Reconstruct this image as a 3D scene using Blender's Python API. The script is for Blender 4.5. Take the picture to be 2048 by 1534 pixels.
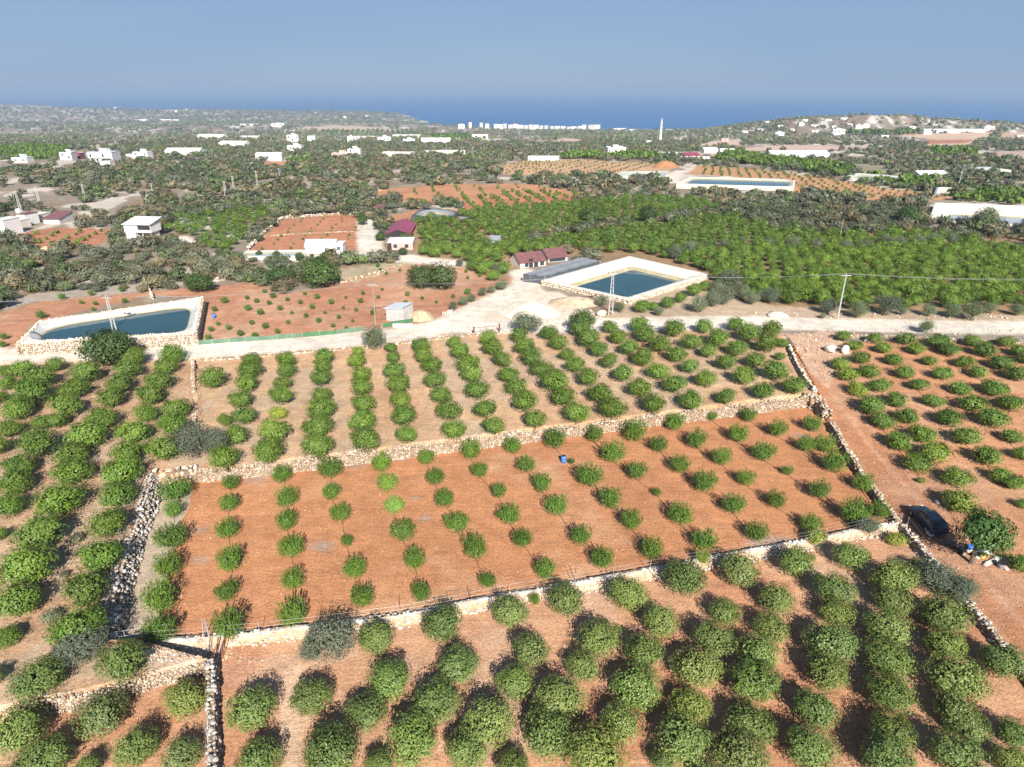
import bpy, math, random
import numpy as np
from mathutils import Vector, Matrix

for o in list(bpy.data.objects):
    bpy.data.objects.remove(o)
SC = bpy.context.scene
COL = SC.collection
R = math.radians
rnd = random.Random(7)
nrs = np.random.RandomState(11)

# ---------------------------------------------------------------- camera, sky, sun, exposure
CAMH, FPX, PITCH = 40.0, 1365.0, R(23.4)
cam_d = bpy.data.cameras.new("camera")
cam = bpy.data.objects.new("camera", cam_d)
COL.objects.link(cam)
cam.location = (0, 0, CAMH)
cam.rotation_euler = (math.pi / 2 - PITCH, 0, 0)
cam_d.sensor_width = 36.0
cam_d.lens = 36.0 * FPX / 2048.0
cam_d.clip_start = 0.5
cam_d.clip_end = 120000.0
SC.camera = cam

SUN_EL = R(32.6)
SUN_AZ = R(168.6)                       # clockwise from +Y: behind the camera, a little to the right
SUN_DIR = Vector((math.sin(SUN_AZ) * math.cos(SUN_EL), math.cos(SUN_AZ) * math.cos(SUN_EL), math.sin(SUN_EL)))
world = bpy.data.worlds.new("World")
SC.world = world
world.use_nodes = True
wn = world.node_tree
bg = wn.nodes["Background"]
sky = wn.nodes.new("ShaderNodeTexSky")
sky.sky_type = 'NISHITA'
sky.sun_disc = False
sky.sun_elevation = SUN_EL
sky.sun_rotation = SUN_AZ
sky.altitude = 200
sky.air_density = 1.0
sky.dust_density = 0.3
sky.ozone_density = 3.0
sky_mix = wn.nodes.new("ShaderNodeMix")          # a thin even veil of summer haze over the clear sky
sky_mix.data_type = 'RGBA'
sky_mix.inputs[0].default_value = 0.86
sky_mix.inputs[7].default_value = (2.25, 3.42, 5.5, 1)
sky_n = wn.nodes.new("ShaderNodeTexNoise")       # faint unevenness of the haze
sky_n.inputs['Scale'].default_value = 2.2
sky_n.inputs['Detail'].default_value = 3
sky_m = wn.nodes.new("ShaderNodeMapping"); sky_m.inputs['Scale'].default_value = (1, 1, 5)
sky_c = wn.nodes.new("ShaderNodeTexCoord")
wn.links.new(sky_c.outputs['Generated'], sky_m.inputs[0]); wn.links.new(sky_m.outputs[0], sky_n.inputs['Vector'])
sky_r = wn.nodes.new("ShaderNodeMapRange"); sky_r.inputs[1].default_value = .3; sky_r.inputs[2].default_value = .7; sky_r.inputs[3].default_value = .84; sky_r.inputs[4].default_value = .90
wn.links.new(sky_n.outputs['Fac'], sky_r.inputs[0]); sky_z = wn.nodes.new("ShaderNodeSeparateXYZ"); wn.links.new(sky_c.outputs['Generated'], sky_z.inputs[0])
sky_h = wn.nodes.new("ShaderNodeMapRange")       # the veil is thick along the horizon and thin overhead
sky_h.inputs[1].default_value = .14; sky_h.inputs[2].default_value = .55; sky_h.inputs[3].default_value = 1.0; sky_h.inputs[4].default_value = .08
sky_k = wn.nodes.new("ShaderNodeMath"); sky_k.operation = 'MULTIPLY'
wn.links.new(sky_z.outputs['Z'], sky_h.inputs[0]); wn.links.new(sky_h.outputs[0], sky_k.inputs[0]); wn.links.new(sky_r.outputs[0], sky_k.inputs[1])
wn.links.new(sky_k.outputs[0], sky_mix.inputs[0])
wn.links.new(sky.outputs[0], sky_mix.inputs[6])
wn.links.new(sky_mix.outputs[2], bg.inputs[0])
bg.inputs[1].default_value = 0.058

sun_d = bpy.data.lights.new("sun", 'SUN')
sun = bpy.data.objects.new("sun", sun_d)
COL.objects.link(sun)
sun_d.energy = 5.0
sun_d.angle = R(0.5)
sun_d.color = (1.0, 0.95, 0.87)
sun.rotation_euler = SUN_DIR.to_track_quat('Z', 'Y').to_euler()
sun.location = (0, -50, 120)

SC.view_settings.view_transform = 'Standard'
SC.view_settings.look = 'None'
SC.view_settings.exposure = 0.95
SC.view_settings.gamma = 1.0
SC.render.engine = 'CYCLES'
cy = SC.cycles
cy.max_bounces = 4
cy.diffuse_bounces = 2
cy.glossy_bounces = 2
cy.transmission_bounces = 2
cy.transparent_max_bounces = 4
cy.volume_bounces = 0
cy.caustics_reflective = False
cy.caustics_refractive = False

# ---------------------------------------------------------------- small maths
CP, SP = math.cos(PITCH), math.sin(PITCH)


def sstep(a, b, t):
    t = np.clip((np.asarray(t, float) - a) / (b - a), 0, 1)
    return t * t * (3 - 2 * t)


def _hash(ix, iy, s):
    n = (ix.astype(np.int64) * 374761393 + iy.astype(np.int64) * 668265263 + s * 974634777) & 0xFFFFFFFF
    n = ((n ^ (n >> 13)) * 1274126177) & 0xFFFFFFFF
    return ((n ^ (n >> 16)) & 0xFFFF) / 65535.0


def vnoise(x, y, s=0):
    x = np.asarray(x, float); y = np.asarray(y, float)
    ix, iy = np.floor(x), np.floor(y)
    fx, fy = x - ix, y - iy
    fx = fx * fx * (3 - 2 * fx); fy = fy * fy * (3 - 2 * fy)
    a, b = _hash(ix, iy, s), _hash(ix + 1, iy, s)
    c, d = _hash(ix, iy + 1, s), _hash(ix + 1, iy + 1, s)
    return (a + (b - a) * fx) * (1 - fy) + (c + (d - c) * fx) * fy      # 0..1


def fbm(x, y, s=0, n=3):
    t, a, k = 0, 0.5, 1.0
    for i in range(n):
        t = t + a * (vnoise(x * k, y * k, s + i) - 0.5); a *= 0.5; k *= 2.03
    return t                                                             # about -0.5..0.5


def pip(px, py, poly):
    px = np.asarray(px, float); py = np.asarray(py, float)
    ins = np.zeros(px.shape, bool)
    n = len(poly)
    j = n - 1
    for i in range(n):
        xi, yi = poly[i][0], poly[i][1]; xj, yj = poly[j][0], poly[j][1]
        if yi != yj:
            c = ((yi > py) != (yj > py)) & (px < (xj - xi) * (py - yi) / (yj - yi) + xi)
            ins ^= c
        j = i
    return ins


def ray(px, py):
    a, b = (px - 1024) / FPX, (py - 767) / FPX
    return a, CP - b * SP, -SP - b * CP                                  # x, y, z of the view ray


def PZ(px, py, z=0.0):
    dx, dy, dz = ray(px, py)
    t = (z - CAMH) / dz
    return dx * t, dy * t


def proj(x, y, z):
    zz = np.asarray(z, float) - CAMH
    f = y * CP - zz * SP
    u = y * SP + zz * CP
    return 1024 + FPX * np.asarray(x, float) / f, 767 - FPX * u / f


# ---------------------------------------------------------------- the lie of the land
UPPER = [PZ(*p, 1.5) for p in [(392, 941), (600, 917), (1000, 866), (1300, 828), (1637, 784), (1600, 720), (1560, 658), (1000, 662), (600, 700), (394, 716), (388, 850)]]
LEFT = [PZ(*p, 1.5) for p in [(394, 928), (300, 940), (264, 1060), (234, 1180), (212, 1272), (300, 1280), (412, 1312), (200, 1366), (0, 1408), (-300, 1500), (-900, 900), (-400, 735), (0, 722), (200, 706), (392, 716), (386, 850)]]
ROADL = sorted(PZ(*p, 1.5) for p in [(-700, 745), (-300, 733), (0, 725), (395, 716), (600, 700), (800, 681), (1000, 664), (1560, 658), (2048, 664), (2600, 670), (3000, 674)])
RX, RY = [p[0] for p in ROADL], [p[1] for p in ROADL]
RWALL = sorted([PZ(*p, 0.4)[::-1] for p in [(2120, 1440), (2048, 1352), (1800, 1052), (1662, 850), (1640, 800), (1576, 692)]])
WYY, WXX = [p[0] for p in RWALL], [p[1] for p in RWALL]
BY = [0, 165, 250, 400, 700, 1160, 1800, 2600, 3450, 3700, 4300, 20000]
BZ = [0, 0, -2, -6.5, -18, -40, -72, -110, -146, -160, -190, -190]


def H(x, y):
    x = np.asarray(x, float); y = np.asarray(y, float)
    b = np.interp(y, BY, BZ)
    u = x / np.maximum(y, 1.0)
    ztop = np.interp(u, [-1.2, -.75, -.66, -.55, -.38, -.24, -.12, -.04], [-95, -84, -92, -114, -126, -138, -146, -154])
    ztop = ztop + np.interp(u, [-.75, -.3, 0], [14, 8, 3]) * fbm(x / 420, y / 900, 41, 4)
    l1 = -81 + (y - 2000) / 2000 * (-131 + 81)
    l2 = -131 + (y - 4000) / 2000 * (ztop + 131)
    l3 = ztop + (y - 6000) / 1500 * (-185 - ztop)
    zl = np.where(y < 4000, l1, np.where(y < 6000, l2, np.maximum(l3, -190)))
    w = sstep(0.06, -0.22, u) * sstep(2000, 2600, y)
    b = b * (1 - w) + zl * w
    b = b + 47 * np.exp(-((x - 830) / 330) ** 2 - ((y - 1800) / 330) ** 2)
    b = b + 21 * np.exp(-((x - 1330) / 330) ** 2 - ((y - 1800) / 260) ** 2)
    amp = np.interp(y, [165, 260, 500, 1200, 3000, 6000], [0, 0.8, 2.2, 5.0, 7.0, 9.0])
    b = b + amp * fbm(x / np.interp(y, [150, 3000], [45, 240]), y / np.interp(y, [150, 3000], [45, 240]), 3, 3)
    off = np.zeros_like(b)
    near = y < 170
    north = y > np.interp(x, RX, RY)
    off = np.where(north, 1.5, off)
    rs = (~north) & near & (x > np.interp(y, WYY, WXX))
    off = np.where(rs, 1.5 * sstep(62, 112, y), off)
    off = np.where(near & (~north) & pip(x, y, UPPER), 1.5, off)
    off = np.where(near & (~north) & pip(x, y, LEFT), 1.3, off)
    b = b + off + np.where(near, 0.10 * fbm(x / 2.2, y / 2.2, 9, 2), 0)
    return b


MARCH = np.concatenate([np.linspace(22, 200, 500), np.geomspace(201, 9000, 420)])


def P(px, py, h=0.0):
    """the place on the ground (raised by h) that pixel px, py of the 2048 wide photograph looks at"""
    dx, dy, dz = ray(px, py)
    t = MARCH / dy
    d = CAMH + dz * t - (H(dx * t, MARCH) + h)
    k = np.argmax(d < 0)
    if d[k] >= 0:
        k = len(MARCH) - 1
    k = max(k, 1)
    f = d[k - 1] / (d[k - 1] - d[k] + 1e-9)
    y = MARCH[k - 1] + (MARCH[k] - MARCH[k - 1]) * float(np.clip(f, 0, 1))
    tt = y / dy
    x = dx * tt
    return Vector((float(x), float(y), float(H(x, y))))


def depth_of(v):
    return v.y * CP - (v.z - CAMH) * SP


def vsize(px, v):
    """metres for px pixels at place v"""
    return px * depth_of(v) / FPX


def vheight(px, v):
    e = math.atan2(CAMH - v.z, v.y)
    return px * depth_of(v) / FPX / math.cos(e)


# ---------------------------------------------------------------- mesh plumbing
def mk_mesh(name, V, F, col=None, mat=None, smooth=False):
    V = np.asarray(V, np.float32); F = np.asarray(F, np.int32)
    me = bpy.data.meshes.new(name)
    k = F.shape[1]
    me.vertices.add(len(V)); me.vertices.foreach_set('co', V.ravel())
    me.loops.add(F.size); me.loops.foreach_set('vertex_index', F.ravel())
    me.polygons.add(len(F)); me.polygons.foreach_set('loop_start', np.arange(0, F.size, k, dtype=np.int32))
    if col is not None:
        c = np.ones((len(V), 4), np.float32); c[:, :3] = col
        a = me.color_attributes.new('Col', 'FLOAT_COLOR', 'POINT')
        a.data.foreach_set('color', c.ravel())
    if mat: me.materials.append(mat)
    me.update(calc_edges=True)
    if smooth: me.shade_smooth()
    return me


class MB:
    """collects polygons for one mesh"""
    def __init__(s): s.v = []; s.f = []

    def face(s, pts):
        n = len(s.v); s.v += [tuple(p) for p in pts]; s.f.append(tuple(range(n, n + len(pts)))); return s

    def box(s, c, d, M=None, top=1.0):
        n = len(s.v)
        x, y, z = d[0] / 2, d[1] / 2, d[2] / 2
        for sz, k in ((-1, 1.0), (1, top)):
            for sx, sy in ((-1, -1), (1, -1), (1, 1), (-1, 1)):
                p = Vector((c[0] + sx * x * k, c[1] + sy * y * k, c[2] + sz * z))
                s.v.append(tuple(M @ p if M else p))
        for q in ((3, 2, 1, 0), (4, 5, 6, 7), (0, 1, 5, 4), (1, 2, 6, 5), (2, 3, 7, 6), (3, 0, 4, 7)):
            s.f.append(tuple(n + i for i in q))
        return s

    def tube(s, pts, r, k=6):
        pts = [Vector(p) for p in pts]
        rs = r if isinstance(r, (list, tuple)) else [r] * len(pts)
        n = len(s.v)
        for i, p in enumerate(pts):
            d = (pts[min(i + 1, len(pts) - 1)] - pts[max(i - 1, 0)]).normalized()
            a = d.cross(Vector((0, 0, 1)) if abs(d.z) < .9 else Vector((1, 0, 0))).normalized(); b = d.cross(a)
            for j in range(k):
                t = 2 * math.pi * j / k
                s.v.append(tuple(p + (a * math.cos(t) + b * math.sin(t)) * rs[i]))
        for i in range(len(pts) - 1):
            for j in range(k):
                s.f.append((n + i * k + j, n + i * k + (j + 1) % k, n + (i + 1) * k + (j + 1) % k, n + (i + 1) * k + j))
        s.f.append(tuple(n + j for j in reversed(range(k)))); s.f.append(tuple(n + (len(pts) - 1) * k + j for j in range(k)))
        return s

    def lathe(s, prof, c=(0, 0, 0), k=14):
        n = len(s.v)
        for r, z in prof:
            for j in range(k):
                t = 2 * math.pi * j / k
                s.v.append((c[0] + r * math.cos(t), c[1] + r * math.sin(t), c[2] + z))
        for i in range(len(prof) - 1):
            for j in range(k):
                s.f.append((n + i * k + j, n + i * k + (j + 1) % k, n + (i + 1) * k + (j + 1) % k, n + (i + 1) * k + j))
        s.f.append(tuple(n + j for j in reversed(range(k)))); s.f.append(tuple(n + (len(prof) - 1) * k + j for j in range(k)))
        return s

    def build(s, name, mat, parent=None, smooth=False):
        me = bpy.data.meshes.new(name); me.from_pydata(s.v, [], s.f); me.materials.append(mat); me.update()
        if smooth: me.shade_smooth()
        return link(name, me, parent)


def link(name, data, parent=None, loc=None, rz=0.0, sc=None):
    o = bpy.data.objects.new(name, data); COL.objects.link(o)
    if parent: o.parent = parent
    if loc is not None: o.location = loc
    if rz: o.rotation_euler = (0, 0, rz)
    if sc is not None: o.scale = (sc, sc, sc) if not hasattr(sc, '__len__') else sc
    return o


def tag(o, label, cat, group=None, kind=None):
    if label: o['label'] = label
    if cat: o['category'] = cat
    if group: o['group'] = group
    if kind: o['kind'] = kind
    return o


def empty(name, loc, label, cat, group=None, rz=0.0):
    o = link(name, None, None, loc, rz); o.empty_display_size = 0.3
    return tag(o, label, cat, group)


# ---------------------------------------------------------------- materials
def nodes(name):
    m = bpy.data.materials.new(name); m.use_nodes = True
    t = m.node_tree; b = t.nodes['Principled BSDF']
    return m, t, b


def mathn(t, op, a, b=None):
    n = t.nodes.new('ShaderNodeMath'); n.operation = op
    for i, v in enumerate((a, b)):
        if v is None: continue
        if isinstance(v, (int, float)): n.inputs[i].default_value = v
        else: t.links.new(v, n.inputs[i])
    return n.outputs[0]


def noise(t, vec, scale, detail=3, rough=.6):
    n = t.nodes.new('ShaderNodeTexNoise'); n.inputs['Scale'].default_value = scale; n.inputs['Detail'].default_value = detail; n.inputs['Roughness'].default_value = rough
    if vec: t.links.new(vec, n.inputs['Vector'])
    return n.outputs['Fac']


def ramp(t, fac, lo, hi, a, b):
    n = t.nodes.new('ShaderNodeMapRange'); n.inputs[1].default_value = lo; n.inputs[2].default_value = hi; n.inputs[3].default_value = a; n.inputs[4].default_value = b
    t.links.new(fac, n.inputs[0]); return n.outputs[0]


def mixc(t, fac, a, b, mode='MIX'):
    n = t.nodes.new('ShaderNodeMix'); n.data_type = 'RGBA'; n.blend_type = mode
    if isinstance(fac, (int, float)): n.inputs[0].default_value = fac
    else: t.links.new(fac, n.inputs[0])
    for i, v in ((6, a), (7, b)):
        if isinstance(v, tuple): n.inputs[i].default_value = (*v, 1)
        else: t.links.new(v, n.inputs[i])
    return n.outputs[2]


def scalec(t, c, f):
    n = t.nodes.new('ShaderNodeVectorMath'); n.operation = 'SCALE'
    t.links.new(c, n.inputs[0])
    if isinstance(f, (int, float)): n.inputs['Scale'].default_value = f
    else: t.links.new(f, n.inputs['Scale'])
    return n.outputs[0]


def attr(t, name):
    n = t.nodes.new('ShaderNodeAttribute'); n.attribute_name = name; return n.outputs['Color']


def pos(t):
    return t.nodes.new('ShaderNodeNewGeometry').outputs['Position']


def bump(t, b, h, dist, strength=.6):
    n = t.nodes.new('ShaderNodeBump'); n.inputs['Strength'].default_value = strength; n.inputs['Distance'].default_value = dist
    t.links.new(h, n.inputs['Height']); t.links.new(n.outputs[0], b.inputs['Normal'])


def plain(name, c, rough=.7, var=.25, scale=1.5, metal=0.0, b_dist=0.0, streak=False, spec=.4):
    m, t, b = nodes(name)
    tc = t.nodes.new('ShaderNodeTexCoord').outputs['Object']
    if streak:
        mp = t.nodes.new('ShaderNodeMapping'); mp.inputs['Scale'].default_value = (1.5, 1.5, .18); t.links.new(tc, mp.inputs[0]); tv = mp.outputs[0]
    else: tv = tc
    f = noise(t, tv, scale, 5, .65)
    v = ramp(t, f, .25, .75, 1 - var, 1 + var * .5)
    rgb = t.nodes.new('ShaderNodeRGB'); rgb.outputs[0].default_value = (*c, 1)
    t.links.new(scalec(t, rgb.outputs[0], v), b.inputs['Base Color'])
    b.inputs['Roughness'].default_value = rough; b.inputs['Metallic'].default_value = metal
    b.inputs['Specular IOR Level'].default_value = spec
    if b_dist: bump(t, b, noise(t, tc, scale * 6, 4), b_dist)
    return m


def ground_material():
    m, t, b = nodes('soil')
    p = pos(t)
    c = attr(t, 'Col')
    big = ramp(t, noise(t, p, .06, 3), .3, .7, .86, 1.12)
    mid = ramp(t, noise(t, p, .55, 4, .7), .25, .75, .74, 1.2)
    mp = t.nodes.new('ShaderNodeMapping'); mp.inputs['Rotation'].default_value = (0, 0, R(-16)); mp.inputs['Scale'].default_value = (.35, 2.6, 1); t.links.new(p, mp.inputs[0])
    till = ramp(t, noise(t, mp.outputs[0], .9, 3, .6), .3, .7, .87, 1.08)
    fine = noise(t, p, 4.2, 4, .75)
    fin = ramp(t, fine, .3, .72, .62, 1.3)
    f = mathn(t, 'MULTIPLY', mathn(t, 'MULTIPLY', big, mid), mathn(t, 'MULTIPLY', fin, till))
    c2 = scalec(t, c, f)
    # pale limestone chips lying in the soil
    vo = t.nodes.new('ShaderNodeTexVoronoi'); vo.inputs['Scale'].default_value = 3.6; t.links.new(p, vo.inputs['Vector'])
    sep = t.nodes.new('ShaderNodeSeparateColor'); t.links.new(vo.outputs['Color'], sep.inputs[0])
    chip = mathn(t, 'MULTIPLY', mathn(t, 'LESS_THAN', vo.outputs['Distance'], .30), mathn(t, 'GREATER_THAN', sep.outputs[0], .70))
    chip = mathn(t, 'MULTIPLY', chip, ramp(t, noise(t, p, .35, 3), .42, .62, 0.1, .75))
    sandy = mixc(t, .55, c2, (.62, .47, .36))
    c3 = mixc(t, chip, c2, sandy)
    t.links.new(c3, b.inputs['Base Color'])
    b.inputs['Roughness'].default_value = .95; b.inputs['Specular IOR Level'].default_value = .12
    h = mathn(t, 'ADD', mathn(t, 'MULTIPLY', fine, .7), mathn(t, 'MULTIPLY', chip, .35))
    bump(t, b, h, .16, .85)
    return m


def leaf_material(name, transl=.13, rough=.5):
    m, t, b = nodes(name)
    c = attr(t, 'Col')
    oi = t.nodes.new('ShaderNodeObjectInfo')
    v = ramp(t, oi.outputs['Random'], 0, 1, .84, 1.18)
    c = mixc(t, 1.0, c, oi.outputs['Color'], 'MULTIPLY')
    c = scalec(t, c, v)
    t.links.new(c, b.inputs['Base Color'])
    b.inputs['Roughness'].default_value = rough; b.inputs['Specular IOR Level'].default_value = .35
    tr = t.nodes.new('ShaderNodeBsdfTranslucent'); t.links.new(scalec(t, c, 1.3), tr.inputs[0])
    mx = t.nodes.new('ShaderNodeMixShader'); mx.inputs[0].default_value = transl
    t.links.new(b.outputs[0], mx.inputs[1]); t.links.new(tr.outputs[0], mx.inputs[2])
    t.links.new(mx.outputs[0], t.nodes['Material Output'].inputs[0])
    return m


def stone_material(name='limestone'):
    m, t, b = nodes(name)
    p = pos(t)
    c = attr(t, 'Col')
    f = mathn(t, 'MULTIPLY', ramp(t, noise(t, p, 2.2, 5, .7), .25, .75, .68, 1.22), ramp(t, noise(t, p, 11, 4, .7), .3, .7, .82, 1.12))
    t.links.new(scalec(t, c, f), b.inputs['Base Color'])
    b.inputs['Roughness'].default_value = .9; b.inputs['Specular IOR Level'].default_value = .15
    bump(t, b, noise(t, p, 9, 4, .7), .06, .7)
    return m


def water_material(name, c, rough, scale, dist, strength, spec=.5):
    m, t, b = nodes(name)
    p = pos(t)
    f = ramp(t, noise(t, p, scale * .12, 3), .3, .7, .82, 1.18)
    rgb = t.nodes.new('ShaderNodeRGB'); rgb.outputs[0].default_value = (*c, 1)
    t.links.new(scalec(t, rgb.outputs[0], f), b.inputs['Base Color'])
    b.inputs['Roughness'].default_value = rough; b.inputs['IOR'].default_value = 1.33
    b.inputs['Specular IOR Level'].default_value = spec
    bump(t, b, noise(t, p, scale, 3), dist, strength)
    return m


M_soil = ground_material()
M_leaf = leaf_material('citrus_leaves')
M_olive = leaf_material('olive_leaves', .12, .6)
M_stone = stone_material()
M_bark = plain('bark', (.17, .125, .09), .9, .4, 6)
M_water = water_material('pond_water', (.016, .058, .064), .07, 1.6, .02, .25)
M_green_water = water_material('algae_water', (.10, .19, .17), .12, 1.6, .02, .25)
M_sea = water_material('sea_water', (.016, .112, .275), .42, .02, 2.0, .3, .22)
M_white = plain('white_paint', (.68, .67, .65), .6, .14, .9, streak=True)
M_offwhite = plain('cream_render', (.66, .61, .53), .8, .22, .8, streak=True)
M_grey = plain('grey_concrete', (.46, .45, .43), .85, .3, 1.2, b_dist=.01)
M_pale = plain('pale_concrete', (.62, .58, .52), .85, .3, .9, b_dist=.02)
M_pink = plain('pink_render', (.60, .35, .30), .8, .2, .8, streak=True)
M_maroon = plain('maroon_sheet', (.29, .055, .095), .45, .3, .7, spec=.5)
M_brownroof = plain('faded_red_sheet', (.19, .085, .085), .55, .35, .8, spec=.4)
M_metalroof = plain('pale_metal_roof', (.60, .62, .65), .4, .12, .6, spec=.5)
M_glass = plain('dark_pane', (.035, .045, .06), .15, .1, 1, spec=.6)
M_dark = plain('dark_opening', (.03, .027, .025), .9, .2, 1)
M_liner = plain('pale_pond_liner', (.58, .55, .47), .6, .22, .35)
M_lineredge = plain('wet_tan_liner', (.42, .36, .22), .6, .3, .5)
M_shade = plain('grey_shade_cloth', (.23, .245, .265), .85, .18, .5)
M_shadedark = plain('dark_shade_cloth', (.07, .08, .09), .9, .25, .6)
M_greennet = plain('green_netting', (.12, .20, .135), .8, .4, .7)
M_darkgreennet = plain('dark_green_netting', (.07, .17, .08), .8, .3, .7)
M_steel = plain('galvanised_steel', (.50, .51, .52), .45, .2, 3, metal=.4)
M_cable = plain('aluminium_cable', (.30, .30, .30), .5, .1, 3, metal=.3)
M_rust = plain('rusty_steel', (.20, .065, .04), .8, .35, 5)
M_wood = plain('weathered_wood', (.30, .22, .16), .9, .35, 4)
M_blue = plain('blue_plastic', (.06, .20, .55), .4, .15, 2)
M_black = plain('black_plastic', (.025, .025, .028), .5, .2, 2)
M_car = plain('dark_blue_car_paint', (.03, .045, .065), .25, .1, 1, spec=.6)
M_plast = plain('greenhouse_film', (.64, .62, .58), .5, .12, .5)
M_yellow = plain('yellow_plastic', (.62, .5, .12), .5, .2, 3)
M_sack = plain('white_sack', (.55, .51, .44), .8, .2, 3)
M_sand = plain('pale_sand', (.46, .34, .22), .95, .25, 1.4, b_dist=.06)
M_gravel = plain('white_gravel', (.68, .585, .475), .95, .3, 1.6, b_dist=.08)
M_bank = plain('stony_bank', (.56, .42, .29), .95, .45, 1.2, b_dist=.1)
M_redsoil = plain('dug_red_soil', (.36, .17, .085), .95, .3, .9, b_dist=.1)
M_tank = plain('white_tank', (.74, .75, .74), .4, .1, 2)

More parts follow.
